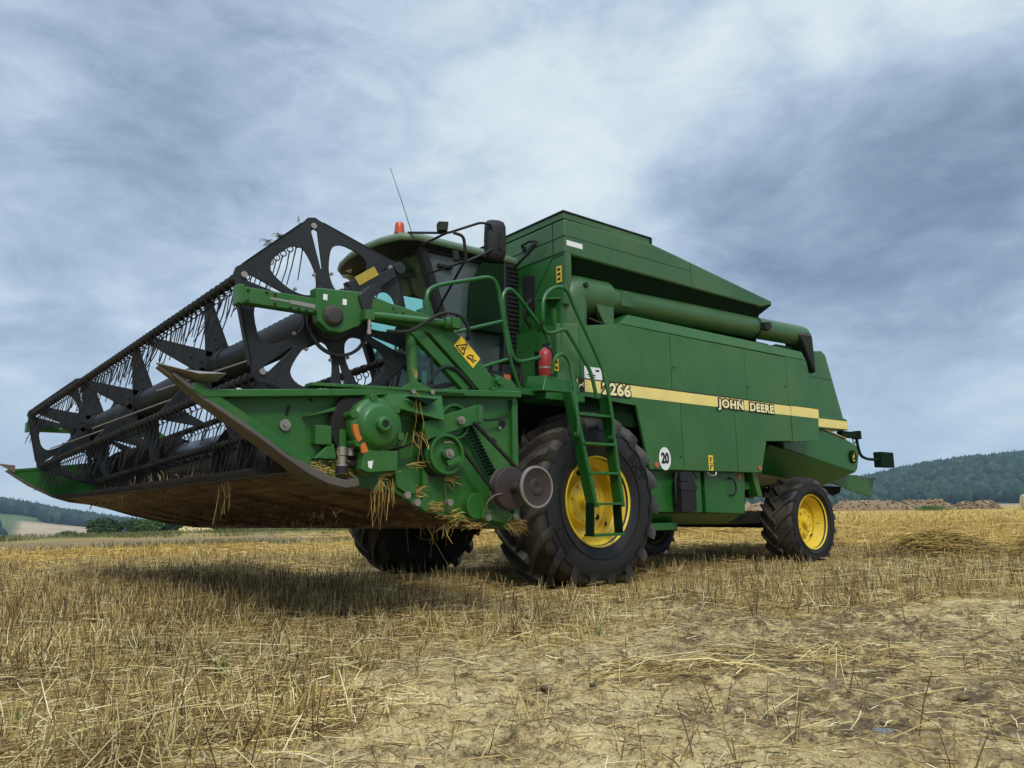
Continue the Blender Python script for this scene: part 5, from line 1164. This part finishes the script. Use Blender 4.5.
# --- drive parts on the near end panel
yo = YN
mb = MB(); gy = Vector((3.235, 0, 1.245))
mb.lathe([(.0, 0), (.20, 0), (.212, .012), (.212, .05), (.195, .058), (0, .058)], (gy.x + .02, yo + .01, gy.z), (0, 1, 0), 36); hp('belt_guard', mb, M['belt'])
mb = MB(); mb.lathe([(0, .0), (.158, .0), (.170, .02), (.170, .075), (.160, .09), (.140, .098), (.122, .13), (.105, .14), (.048, .145), (.045, .175), (.036, .185), (.022, .185), (.018, .172), (0, .172)], (3.22, yo + .06, 1.245), (0, 1, 0), 40)
for k in range(6):
    a = k * math.pi / 3 + .35; c = Vector((3.22 + .163 * math.cos(a), yo + .06, 1.245 + .163 * math.sin(a))); mb.cyl(c, c + Vector((0, .10, 0)), .026, n=12)
gb = hp('wobble_gearbox', mb, GW, .003)
mb = MB(); mb.lathe([(.0, 0), (.017, 0), (.017, .004), (0, .004)], (3.22, yo + .06 + .176, 1.245), (0, 1, 0), 10); hp('gearbox_plug', mb, BK)
mb = MB(); ar = [(3.22 + r * math.cos(a), 1.245 + r * math.sin(a)) for r, aa in ((.136, (R_(0), R_(-12), R_(-26), R_(-38))), (.168, (R_(-38), R_(-26), R_(-12), R_(0)))) for a in aa]
mb.prism(ar, yo + .150, yo + .168); mb.prism([(3.31, 1.145), (3.335, 1.125), (3.325, 1.08), (3.285, 1.09)], yo + .15, yo + .166); hp('orange_sticker', mb, M['orange'])
mb = MB(); mb.box(3.10, 3.31, yo + .03, yo + .15, .99, 1.10); mb.prism([(3.09, 1.10), (3.09, .985), (3.29, .97), (3.33, .99), (3.31, 1.10)], yo + .11, yo + .165); hp('gearbox_foot', mb, GW, .006)
mb = MB(); mb.prism([(3.255, 1.04), (3.29, 1.035), (3.285, 1.0), (3.265, .99)], yo + .165, yo + .1675); hp('worn_patch', mb, M['white'])
mb = MB(); mb.cyl((3.395, yo + .06, .965), (3.395, yo + .06, 1.02), .034, n=16); mb.cyl((3.395, yo + .06, 1.02), (3.395, yo + .06, 1.07), .026, n=14); mb.cyl((3.395, yo + .06, 1.07), (3.395, yo + .06, 1.12), .030, n=14); mb.cyl((3.34, yo + .06, 1.07), (3.34, yo + .06, 1.12), .024, n=14); hp('grease_unit', mb, ST, .003)
mb = MB(); mb.cyl((3.395, yo + .06, .97), (3.395, yo + .06, 1.01), .037, n=16); mb.cyl((3.38, yo + .06, 1.03), (3.30, yo + .06, 1.02), .022, n=10); hp('hydraulic_fitting', mb, BK)
mb = MB(); mb.cyl((3.72, yo, 1.235), (3.72, yo + .018, 1.235), .032, n=18); mb.cyl((3.72, yo + .018, 1.235), (3.72, yo + .032, 1.235), .014, n=8); hp('adjuster_bolt', mb, ST)
mb = MB(); mb.bar((3.695, yo + .002, 1.35), (3.71, yo + .002, 1.29), .016, .004, (0, 1, 0)); mb.prism([(3.60, 1.42), (3.58, 1.425), (3.55, 1.38), (3.565, 1.375)], yo, yo + .002); hp('panel_slot', mb, BK)
mb = MB(); mb.box(3.46, 3.56, yo, yo + .06, 1.13, 1.24); mb.hexa([(3.42, yo, 1.05), (3.56, yo, 1.05), (3.56, yo + .05, 1.05), (3.42, yo + .05, 1.05), (3.44, yo, 1.14), (3.47, yo, 1.14), (3.47, yo + .05, 1.14), (3.44, yo + .05, 1.14)]); mb.box(3.38, 3.42, yo, yo + .08, 1.08, 1.22); hp('knife_bracket', mb, GW, .006)
# deflector plate and covers
mb = MB(); mb.hexa([(3.20, yo + .02, 1.385), (2.76, yo + .02, 1.315), (2.76, yo + .17, 1.30), (3.18, yo + .15, 1.375), (3.20, yo + .02, 1.395), (2.76, yo + .02, 1.48), (2.76, yo + .14, 1.46), (3.12, yo + .11, 1.45)]); hp('deflector_plate', mb, GW, .004)
mb = MB(); mb.prism([(3.03, 1.43), (2.83, 1.425), (2.90, 1.385)], yo + .14, yo + .20); hp('deflector_rib', mb, GD)
mb = MB(); mb.prism([(3.30, 1.415), (3.0, 1.49), (3.0, 1.46), (3.30, 1.385), (3.62, 1.30), (3.60, 1.285)][::1] if False else [(3.62, 1.285), (3.30, 1.405), (3.02, 1.475), (3.02, 1.435), (3.30, 1.365)], yo + .0, yo + .06); hp('strut', mb, GW)
mb = MB(); mb.box(3.00, 3.06, yo, yo + .045, 1.16, 1.36); mb.box(2.92, 2.99, yo, yo + .03, 1.30, 1.38); hp('cover_plate', mb, GW, .004)
mb = MB(); mb.bar((2.87, yo + .09, 1.235), (2.44, yo + .09, 1.375), .05, .115); mb.bar((2.46, yo + .05, 1.37), (2.44, yo + .12, 1.37), .05, .115, (0, 0, 1)); hp('tensioner_arm', mb, GW, .006)
def pulley(name, x, y, z, r, wd, m, rim=None, hub=.035, parent=None):
    mb = MB(); mb.lathe([(0, wd), (hub, wd), (hub, wd * .55), (r * .45, wd * .45), (r * .80, wd * .55), (r * .86, wd * .95), (r, wd * .95), (r, wd * .72), (r * .9, wd * .5), (r, wd * .28), (r, 0), (0, 0)], (x, y, z), (0, 1, 0), 40)
    return hp(name, mb, m, .002)
pulley('idler_pulley', 2.61, yo + .02, 1.315, .115, .06, GW)
mb = MB(); mb.cyl((2.61, yo + .115, 1.315), (2.61, yo + .145, 1.315), .026, n=12); mb.cyl((2.61, yo + .145, 1.315), (2.61, yo + .16, 1.315), .014, n=6); hp('idler_bolt', mb, ST)
pulley('drive_pulley', 2.705, yo + .05, 1.10, .128, .075, GW)
mb = MB(); mb.cyl((2.705, yo + .125, 1.10), (2.705, yo + .15, 1.10), .03, n=14); mb.cyl((2.705, yo + .15, 1.10), (2.705, yo + .165, 1.10), .016, n=6); mb.tube([(2.73, yo + .12, 1.17), (2.68, yo + .122, 1.175), (2.66, yo + .12, 1.165)], .006, 5); hp('pulley_bolt', mb, ST)
mb = MB(); mb.bar((2.72, yo + .135, 1.035), (2.63, yo + .15, 1.07), .03, .035); hp('pulley_key', mb, GW, .004)
mb = MB(); mb.lathe([(.132, 0), (.138, .0), (.138, .03), (.132, .03)], (2.72, yo + .03, 1.10), (0, 1, 0), 36, closed=True); hp('belt', mb, M['belt'])
mb = MB(); mb.bar((3.10, yo + .09, 1.105), (2.80, yo + .09, 1.20), .02, .014); hp('belt', mb, M['belt'])
mb = MB(); mb.bar((2.60, yo + .10, 1.16), (2.33, yo + .16, .82), .022, .018); hp('belt', mb, M['belt'])
mb = MB(); mb.bar((2.50, yo + .12, 1.31), (2.16, yo + .18, .99), .022, .018); hp('belt', mb, M['belt'])
# spring and hoses
N = 15; mb = MB(); mb.tube([Vector((2.50, yo + .05, 1.30)).lerp(Vector((2.30, yo + .06, .98)), i / 200) + Vector((math.cos(i / 200 * N * 2 * math.pi) * .028, math.sin(i / 200 * N * 2 * math.pi) * .028, 0)) for i in range(201)], .0075, 6); hp('spring', mb, GD)
mb = MB(); mb.tube([(2.58, yo + .03, 1.42), (2.40, yo + .06, 1.33), (2.20, yo + .06, 1.36), (2.12, yo + .02, 1.42)], .009, 7, rnd=.1); hp('hose', mb, M['hose'])
mb = MB(); mb.box(2.05, 2.10, yo - .03, yo + .03, .62, 1.50); hp('end_flange', mb, GW, .004)
mb = MB(); mb.box(2.79, 2.83, yo, yo + .035, .80, 1.17); mb.bar((2.66, yo + .04, .80), (2.68, yo + .04, .96), .012, .012); hp('support_bar', mb, GW, .003)
mb = MB(); mb.bar((3.06, yo + .03, .90), (2.80, yo + .03, .765), .05, .05); mb.box(2.88, 3.0, yo + .05, yo + .10, .83, 1.0) if False else mb.prism([(3.06, 1.0), (2.93, .99), (2.90, .85), (2.98, .86), (3.05, .90)], yo + .03, yo + .08); hp('lower_bracket', mb, GW, .004)
mb = MB(); mb.bar((2.40, yo + .04, .73), (2.14, yo + .04, .685), .08, .07); mb.cyl((2.42, yo, .775), (2.42, yo + .05, .775), .085, n=22); hp('lower_hinge', mb, GW, .005)
for x, z, r_, y0, y1, n_ in [(x, z, .022, .05, .09, 12) for x, z in ((2.90, .80), (2.97, .845), (2.36, .70), (2.13, .70), (2.66, .80))] + [(x, z, .016, .085, .10, 10) for x, z in ((2.94, 1.478), (2.80, 1.487))] + [(x, z, .012, .0, .02, 8) for x, z in ((3.10, 1.13), (2.43, 1.385), (2.2, 1.3))]:
    hp('bolt_head', MB().cyl((x, yo + y0, z), (x, yo + y1, z), r_, n=n_), ST)
hp('panel_hole', MB().cyl((2.17, yo, 1.33), (2.17, yo + .003, 1.33), .03, n=16), BK)
mb = MB(); mb.prism([(2.30, 1.22), (2.25, 1.235), (2.21, 1.21), (2.24, 1.195)], yo, yo + .002); hp('scuff', mb, BK)
# big double pulley standing out from the panel
mb = MB(); mb.lathe([(0, 0), (.135, 0), (.142, .01), (.132, .03), (.142, .05), (.135, .062), (.10, .066), (.03, .075), (0, .075)], (2.245, yo + .13, .885), (0, 1, 0), 44); mb.cyl((2.245, yo - .1, .885), (2.245, yo + .40, .885), .035, n=18); hp('double_pulley', mb, M['pulley'], .002)
mb = MB(); mb.lathe([(0, 0), (.122, 0), (.131, .006), (.128, .022), (.131, .038), (.122, .044), (.115, .040), (.055, .038), (.050, .044), (.03, .046), (.024, .042), (0, .042)], (2.245, yo + .385, .885), (0, 1, 0), 44); hp('double_pulley', mb, M['pulley'], .001)
mb = MB(); mb.lathe([(.118, .036), (.130, .040), (.132, .030), (.134, .034), (.131, .047), (.119, .047)], (2.245, yo + .385, .885), (0, 1, 0), 48, closed=True); hp('pulley_rim', mb, ST); mb = MB(); mb.lathe([(.136, -.002), (.144, .0), (.144, .008), (.136, .006)], (2.245, yo + .13, .885), (0, 1, 0), 44, closed=True); hp('pulley_rim', mb, ST)
mb = MB(); mb.tube([(2.42, yo + .16, .72), (2.45, yo + .17, .79), (2.40, yo + .19, .84), (2.34, yo + .2, .85)], .006, 6, rnd=.05); hp('wire_guard', mb, M['skid'])
# --- reel arms (near and far)
def arm(y, fn, near=True, par=HD):
    s = 1
    mb = MB(); mb.box(3.55, 4.01, y - .045, y + .03, 1.895, 1.985); mb.box(3.985, 4.02, y - .05, y + .035, 1.885, 1.995); hp('arm_end', mb, GW, .006, fn)
    AP = [(3.575, 2.05), (3.26, 2.075), (3.06, 2.035), (2.93, 2.02), (2.80, 2.0), (2.62, 1.95), (2.55, 1.90), (2.22, 1.60), (2.24, 1.53), (2.38, 1.535), (2.62, 1.745), (2.78, 1.875), (2.95, 1.905), (3.24, 1.915), (3.28, 1.86), (3.40, 1.80), (3.48, 1.80), (3.55, 1.85)]
    mb = MB(); mb.prism(AP, y - .04, y + .035); a = hp('reel_arm', mb, GW, .010, fn)
    if not near: return
    mb = MB()
    for x, z in ((3.965, 1.905), (3.965, 1.965), (3.81, 1.965), (3.81, 1.912), (3.72, 1.905), (3.67, 1.905), (3.62, 1.905), (3.57, 1.905), (3.86, 1.97), (3.05, 2.0), (2.98, 1.985), (3.03, 1.975), (2.90, 1.97), (3.17, 1.96)): mb.cyl((x, y + .030, z), (x, y + .0365, z), .0085, n=8)
    mb.cyl((2.50, y + .03, 1.75), (2.50, y + .0365, 1.75), .008, n=8); hp('arm_hole', mb, BK, 0, fn)
    mb = MB(); mb.bar((3.84, y + .031, 1.942), (3.57, y + .031, 1.935), .012, .003, (0, 1, 0)); mb.bar((3.72, y + .033, 1.939), (3.57, y + .033, 1.934), .024, .003, (0, 1, 0)); hp('arm_scale', mb, ST, 0, fn)
    for x, z in ((3.51, 2.0), (3.385, 1.99)): hp('white_mark', MB().box(x - .013, x + .013, y + .035, y + .038, z - .018, z + .018), M['white'], 0, fn)
    mb = MB(); mb.lathe([(0, 0), (.062, 0), (.066, .012), (.055, .022), (.05, .03), (.03, .034), (0, .034)], (3.46, y + .035, 1.895), (0, 1, 0), 12); hp('arm_bearing', mb, M['tine'], .003, fn)
    mb = MB(); mb.prism([(3.30, 2.04), (3.26, 1.93), (3.22, 1.92), (3.20, 2.05), (3.14, 2.10), (3.22, 2.12)], y - .05, y + .05); hp('arm_clamp', mb, NV, .006, fn)
    mb = MB(); mb.cyl((3.24, y + .07, 1.925), (2.66, y + .07, 1.955), .024, n=14); mb.cyl((2.70, y + .07, 1.953), (2.58, y + .07, 1.96), .040, n=16); mb.box(3.22, 3.28, y + .03, y + .10, 1.89, 1.95); mb.box(2.60, 2.66, y + .03, y + .12, 1.92, 1.99); hp('shift_cylinder', mb, GW, .003, fn)
    mb = MB(); mb.cyl((3.25, y + .09, 1.95), (3.25, y + .09, 1.83), .010, n=8); mb.cyl((3.25, y + .09, 1.83), (3.25, y + .09, 1.80), .014, n=8); hp('cylinder_pin', mb, ST, 0, fn)
    mb = MB(); mb.tube([(3.12, y + .08, 1.84), (2.98, y + .10, 1.845), (2.86, y + .11, 1.93), (2.72, y + .11, 2.02), (2.56, y + .10, 2.01), (2.50, y + .09, 1.93), (2.50, y + .05, 1.87)], .011, 8, rnd=.08); mb.tube([(2.62, y + .10, 2.0), (2.53, y + .10, 1.97), (2.50, y + .08, 1.86)], .010, 8, rnd=.06); hp('hose', mb, M['hose'], 0, fn)
    mb = MB(); mb.cyl((2.895, y - .01, 1.89), (2.875, y - .01, 1.50), .036, n=16); hp('lift_cylinder', mb, GW, .003, fn)
    mb = MB(); mb.bar((2.90, y + .015, 1.895), (2.48, y + .015, 1.545), .05, .075); hp('arm_brace', mb, GW, .006, fn)
    mb = MB(); mb.tube([(2.82, y, 1.80), (2.76, y + .02, 1.78), (2.75, y + .02, 1.55)], .010, 7, rnd=.05); mb.tube([(2.80, y + .03, 1.53), (2.72, y + .05, 1.66), (2.60, y + .05, 1.68), (2.48, y + .05, 1.58), (2.44, y + .05, 1.54)], .012, 7, rnd=.08); hp('hose', mb, M['hose'], 0, fn)
    # yellow warning label on the slanting arm
    d = Vector((2.28 - 2.62, 0, 1.60 - 1.90)).normalized(); c0 = Vector((2.565, y + .0365, 1.855)); u_ = Vector((-d.z, 0, d.x)); u_ = u_ if u_.z > 0 else -u_
    lab = MB(); lab.hexa([c0 - u_ * .044, c0 + d * .205 - u_ * .044, c0 + d * .205 + u_ * .050, c0 + u_ * .050] + [p + Vector((0, .003, 0)) for p in (c0 - u_ * .044, c0 + d * .205 - u_ * .044, c0 + d * .205 + u_ * .050, c0 + u_ * .050)]); lo = hp('warning_label', lab, M['label_yellow'], 0, fn)
    def L2(a, b): return c0 + d * a + u_ * b + Vector((0, .0055, 0))
    mb = MB()
    for a, b in (((.012, -.034), (.062, .040)), ((.062, .040), (.092, -.034)), ((.012, -.034), (.092, -.034)), ((.045, -.02), (.06, .008)), ((.06, -.02), (.07, .006)), ((.115, -.02), (.185, -.012)), ((.12, -.005), (.15, .02)), ((.15, .02), (.165, -.005)), ((.125, -.028), (.15, -.008)), ((.17, .0), (.19, .012))): mb.bar(L2(*a), L2(*b), .006, .003, (0, 1, 0))
    hp('pictogram', mb, BK, 0, fn)
    mb = MB(); mb.box(2.07, 2.30, y - .06, y + .06, 1.545, 1.57); mb.prism([(2.08, 1.57), (2.26, 1.57), (2.26, 1.66), (2.12, 1.63), (2.08, 1.60)], y + .03, y + .055); mb.prism([(2.08, 1.57), (2.26, 1.57), (2.26, 1.66), (2.12, 1.63), (2.08, 1.60)], y - .065, y - .045); mb.cyl((2.235, y - .07, 1.615), (2.235, y + .075, 1.615), .03, n=14); hp('arm_pivot', mb, GW, .004, fn)
arm(2.78, hmap); arm(-3.10, lambda p: rmap(p) + Vector((-.05, 0, .04)), near=False)
mb = MB(); mb.bar((3.6, yo + .03, 1.47), (2.55, yo + .06, 1.505), .09, .02); mb.prism([(3.05, 1.48), (2.93, 1.545), (2.88, 1.545), (2.75, 1.50)], yo + .06, yo + .075); hp('rail_plate', mb, GW, .004)

# ================================================================== REEL
RL = empty('reel', (0, 0, 0), HV)
HX, HZ, RB = 3.40, 1.93, .57
def rp(name, mb, m, bevel=0.0, **k): return mb.build(name, m, RL, bevel, fn=rmap, **k)
ANG = [R_(17 + 60 * k) for k in range(6)]
def pol(r, a): return (HX + r * math.cos(a), HZ + r * math.sin(a))
def spider(y, th=.012):
    outer = []
    for k in range(6):
        a = ANG[k]
        for da, r in ((-R_(5.5), .600), (-R_(2.2), .622), (R_(2.2), .622), (R_(5.5), .600)): outer.append(pol(r, a + da))
    holes = []
    for k in range(6):
        ac = ANG[k] + R_(30); h = []
        for t in np.linspace(0, 2 * math.pi, 28, endpoint=False):
            ct, s_ = math.cos(t), math.sin(t); u = .325 + .150 * math.copysign(abs(ct) ** .8, ct); v = (.118 + .052 * ct) * math.copysign(abs(s_) ** .75, s_)
            if u > .44: v *= .97
            h.append((HX + u * math.cos(ac) - v * math.sin(ac), HZ + u * math.sin(ac) + v * math.cos(ac)))
        holes.append(h)
        a = ANG[k]; c, s_ = math.cos(a), math.sin(a)
        sl = [(.30, -.004), (.535, -.020), (.548, 0), (.535, .020), (.30, .004)]
        holes.append([(HX + u * c - v * s_, HZ + u * s_ + v * c) for u, v in sl])
    mb = MB(); mb.prism(outer, y - th, y, holes=holes)
    return mb
for y in (2.66, -2.90):
    rp('spider_plate', spider(y), NV, .003)
    mb = MB()   # pressed edge folds along the outer rim
    for k in range(6):
        a, b = pol(.590, ANG[k] + R_(7)), pol(.590, ANG[(k + 1) % 6] - R_(7))
        mb.bar((a[0], y + .008, a[1]), (b[0], y + .008, b[1]), .03, .012, (0, 1, 0)) if False else mb.bar((a[0], y - .02, a[1]), (b[0], y - .02, b[1]), .04, .010, (a[0] + b[0] - 2 * HX, 0, a[1] + b[1] - 2 * HZ))
    rp('rim_fold', mb, NV)
    mb = MB(); mb.lathe([(.0, -.02), (.15, -.02), (.16, 0), (.15, .02), (.12, .03), (0, .03)], (HX, y, HZ), (0, 1, 0), 40); mb.lathe([(.185, .03), (.205, .03), (.205, .05), (.185, .05)], (HX - .03, y, HZ - .05), (0, 1, 0), 40, closed=True); rp('hub_plate', mb, NV, .003)
    for k in range(6):
        for r, da, rr in ((.565, 0, .019), (.27, .22, .010), (.27, -.22, .010)):
            q = pol(r, ANG[k] + da); rp('spider_bolt', MB().cyl((q[0], y - .005, q[1]), (q[0], y + .012, q[1]), rr, n=14), ST, .002)
mb = MB(); a0, a1 = pol(.16, ANG[2] - .05), pol(.54, ANG[2] + .02); mb.bar((3.30, 2.695, 2.06), (2.98, 2.695, 2.285), .11, .02, (0, 1, 0), w2=.06); mb.cyl((2.94, 2.67, 2.315), (2.94, 2.705, 2.315), .04, n=16); mb.bar((3.27, 2.70, 2.08), (3.12, 2.70, 2.20), .16, .018, (0, 1, 0)); rp('control_arm', mb, NV, .004)
dv = Vector((2.98 - 3.30, 0, 2.285 - 2.06)).normalized(); un = Vector((-dv.z, 0, dv.x)); un = un if un.z > 0 else -un; c0 = Vector((3.235, 2.711, 2.135)) + un * .035
mb = MB(); q = [c0 - un * .028, c0 + dv * .165 - un * .028, c0 + dv * .165 + un * .032, c0 + un * .032]; mb.hexa(q + [p + Vector((0, .003, 0)) for p in q]); rp('yellow_sticker', mb, M['sticker_worn'])
mb = MB(); mb.cyl((HX, 2.62, HZ), (HX, -2.88, HZ), .118, n=36); rp('reel_tube', mb, NV)
for y in (1.15, -.72, -2.25): rp('tube_collar', MB().lathe([(.119, -.03), (.132, -.03), (.132, .03), (.119, .03)], (HX, y, HZ), (0, 1, 0), 36, closed=True), NV)
for si, y in enumerate((.95, -.85, -2.50)):
    for k in range(6):
        a = ANG[k]; q0, q1 = pol(.10, a), pol(.55, a); mb = MB()
        n2 = Vector((math.cos(a), 0, math.sin(a)))
        mb.bar((q0[0], y, q0[1]), (q1[0], y, q1[1]), .20, .016, (0, 1, 0), w2=.055); mb.bar((q0[0], y - .03, q0[1]), (q1[0], y - .012, q1[1]), .012, .06, (0, 1, 0), h2=.02)
        for rr in (.16, .24): q = pol(rr, a); mb.cyl((q[0], y + .008, q[1]), (q[0], y + .016, q[1]), .014, n=8)
        rp('spoke', mb, NV, .003)
def tine_bar(k):
    cx, cz = pol(RB, ANG[k]); mb = MB()
    mb.cyl((cx, 2.60, cz), (cx, -2.98, cz), .021, n=10)
    y = 2.50; i = 0
    while y > -2.96:
        g_ = np.random.default_rng(k * 100 + i); tx = .045 + g_.normal(0, .022); ty = g_.normal(0, .018); L = .245 + g_.normal(0, .02)
        # clamp and coil, then a slender finger hanging down
        mb.cyl((cx, y + .016, cz), (cx, y - .016, cz), .031, n=8)
        coil = [Vector((cx - .012 + .024 * math.cos(t), y + .003 * t, cz - .038 + .024 * math.sin(t))) for t in np.linspace(1.2, 1.2 + 2.0 * math.pi, 10)]
        mb.tube(coil, .0042, 5)
        mb.tube([(cx - .012, y + .01, cz - .055), (cx - .004 + tx * .3, y + .01 + ty * .5, cz - .05 - L * .5), (cx + tx, y + .01 + ty, cz - .05 - L)], .0048, 4, r1=.0033)
        y -= .095; i += 1
    return mb
for k in range(6): rp('tine_bar', tine_bar(k), M['bar'], smooth=60)
mb = MB()   # thin tie rods running askew between the plates
for a, b, ya, yb in ((R_(-60), R_(-25), 2.6, .95), (R_(-60), R_(-30), .95, -.85), (R_(-60), R_(-30), -.85, -2.5)):
    p, q = pol(.16, a), pol(.50, b); mb.cyl((p[0], ya, p[1]), (q[0], yb, q[1]), .007, n=6)
rp('tie_rod', mb, ST)

# ================================================================== STRAW CAUGHT ON THE MACHINE
def wisps(name, specs, m, label, rad=.0030):
    P0, P1, MD = [], [], []
    for (x, y, z, n, dx, dy, dz, L, sp) in specs:
        d = np.array([dx, dy, dz], float); d /= np.linalg.norm(d)
        for k in range(n):
            p = np.array([x, y, z]) + rng.normal(0, .3, 3) * (sp * np.array([1, .25, .5]) if sp <= .22 else np.array([.03, sp, .015])); v = d + rng.normal(0, .30, 3) * (1.0 if sp > .05 else .45); v /= np.linalg.norm(v); l = L * rng.lognormal(0, .3)
            q = p + v * l; P0.append(p); P1.append(q); MD.append((p + q) / 2 + (rng.normal(0, .09, 3) + np.array([0, 0, .12])) * l)
    P0, P1, MD = (np.array([hmap(Vector(p)) for p in A]) for A in (P0, P1, MD))
    o = sticks(name, P0, P1, rad * rng.uniform(.6, 1.2, len(P0)), M[m], mid=MD); tag(o, label, 'straw', kind='stuff'); return o
wisps('caught_straw', [
    (3.17, 2.90, .93, 14, 0, .02, -1, .20, .05), (3.12, 2.92, .92, 5, -.2, 0, -1, .15, .05), (3.17, 2.90, .95, 9, -1, .1, .1, .10, .05),
    (3.34, 2.82, .99, 90, .3, .05, .25, .045, .16), (3.48, 2.81, .98, 70, .5, .05, .0, .045, .16),
    (2.88, 2.81, .86, 60, -.2, .1, .1, .04, .12), (2.64, 2.80, .95, 50, -.8, .1, -.3, .05, .07), (2.75, 2.80, .76, 60, -.6, .1, .1, .04, .14),
    (2.60, 2.80, .705, 60, -.6, .1, .0, .04, .16), (2.16, 2.86, .655, 150, -.6, .3, -.4, .06, .09), (2.45, 2.80, .66, 50, -.8, .1, .1, .04, .16),
    (2.93, 2.88, 1.22, 16, -.2, .1, -.6, .08, .10), (2.975, 2.96, 1.46, 3, -.04, .0, -1, .30, .015), (2.98, 2.95, 1.55, 5, .0, 0, 1, .06, .02), (3.0, 2.91, 1.02, 5, -1, .1, -.1, .16, .03),
    (2.6, 2.72, .66, 14, 0, .0, -1, .08, .14), (2.30, 2.7, .62, 12, 0, 0, -1, .07, .2), (2.55, 2.4, .66, 8, 0, 0, -1, .12, .25),
    ], 'straw_gold', 'golden straw caught around the drive parts on the near header end', rad=.0018)
wisps('hanging_straw', [(3.56, 1.55, .97, 6, 0, 0, -1, .15, .04), (3.58, 1.45, .96, 5, -.1, .1, -1, .20, .04), (3.55, .2, .97, 6, 0, 0, -1, .09, .3), (3.56, -1.0, .97, 6, -.1, 0, -1, .10, .3), (3.5, 2.2, .98, 20, .3, .5, .2, .10, .4),
    (3.6, 1.0, 1.01, 50, .3, .5, .1, .08, 1.2), (3.6, -.8, 1.01, 50, .3, .5, .1, .08, 1.4), (2.9, 1.6, .76, 20, .1, .2, -.3, .07, .5), (2.7, .8, .70, 16, .1, .2, -.3, .07, .8), (3.62, .2, 1.03, 20, .2, .2, .8, .06, 1.4)],
    'straw', 'straw hanging from the cutter edge of the header', rad=.0022)
wisps('reel_straw', [(3.68, 2.56, 2.41, 40, .3, .3, -.1, .032, .05), (3.74, 2.55, 2.37, 20, .5, .2, -.3, .035, .05), (3.66, 2.40, 2.40, 8, .1, .1, -1, .10, .05), (3.60, 2.6, 2.51, 3, -.1, .1, 1, .05, .02)], 'straw_dark', 'tangle of dry straw on top of the reel', rad=.0022)
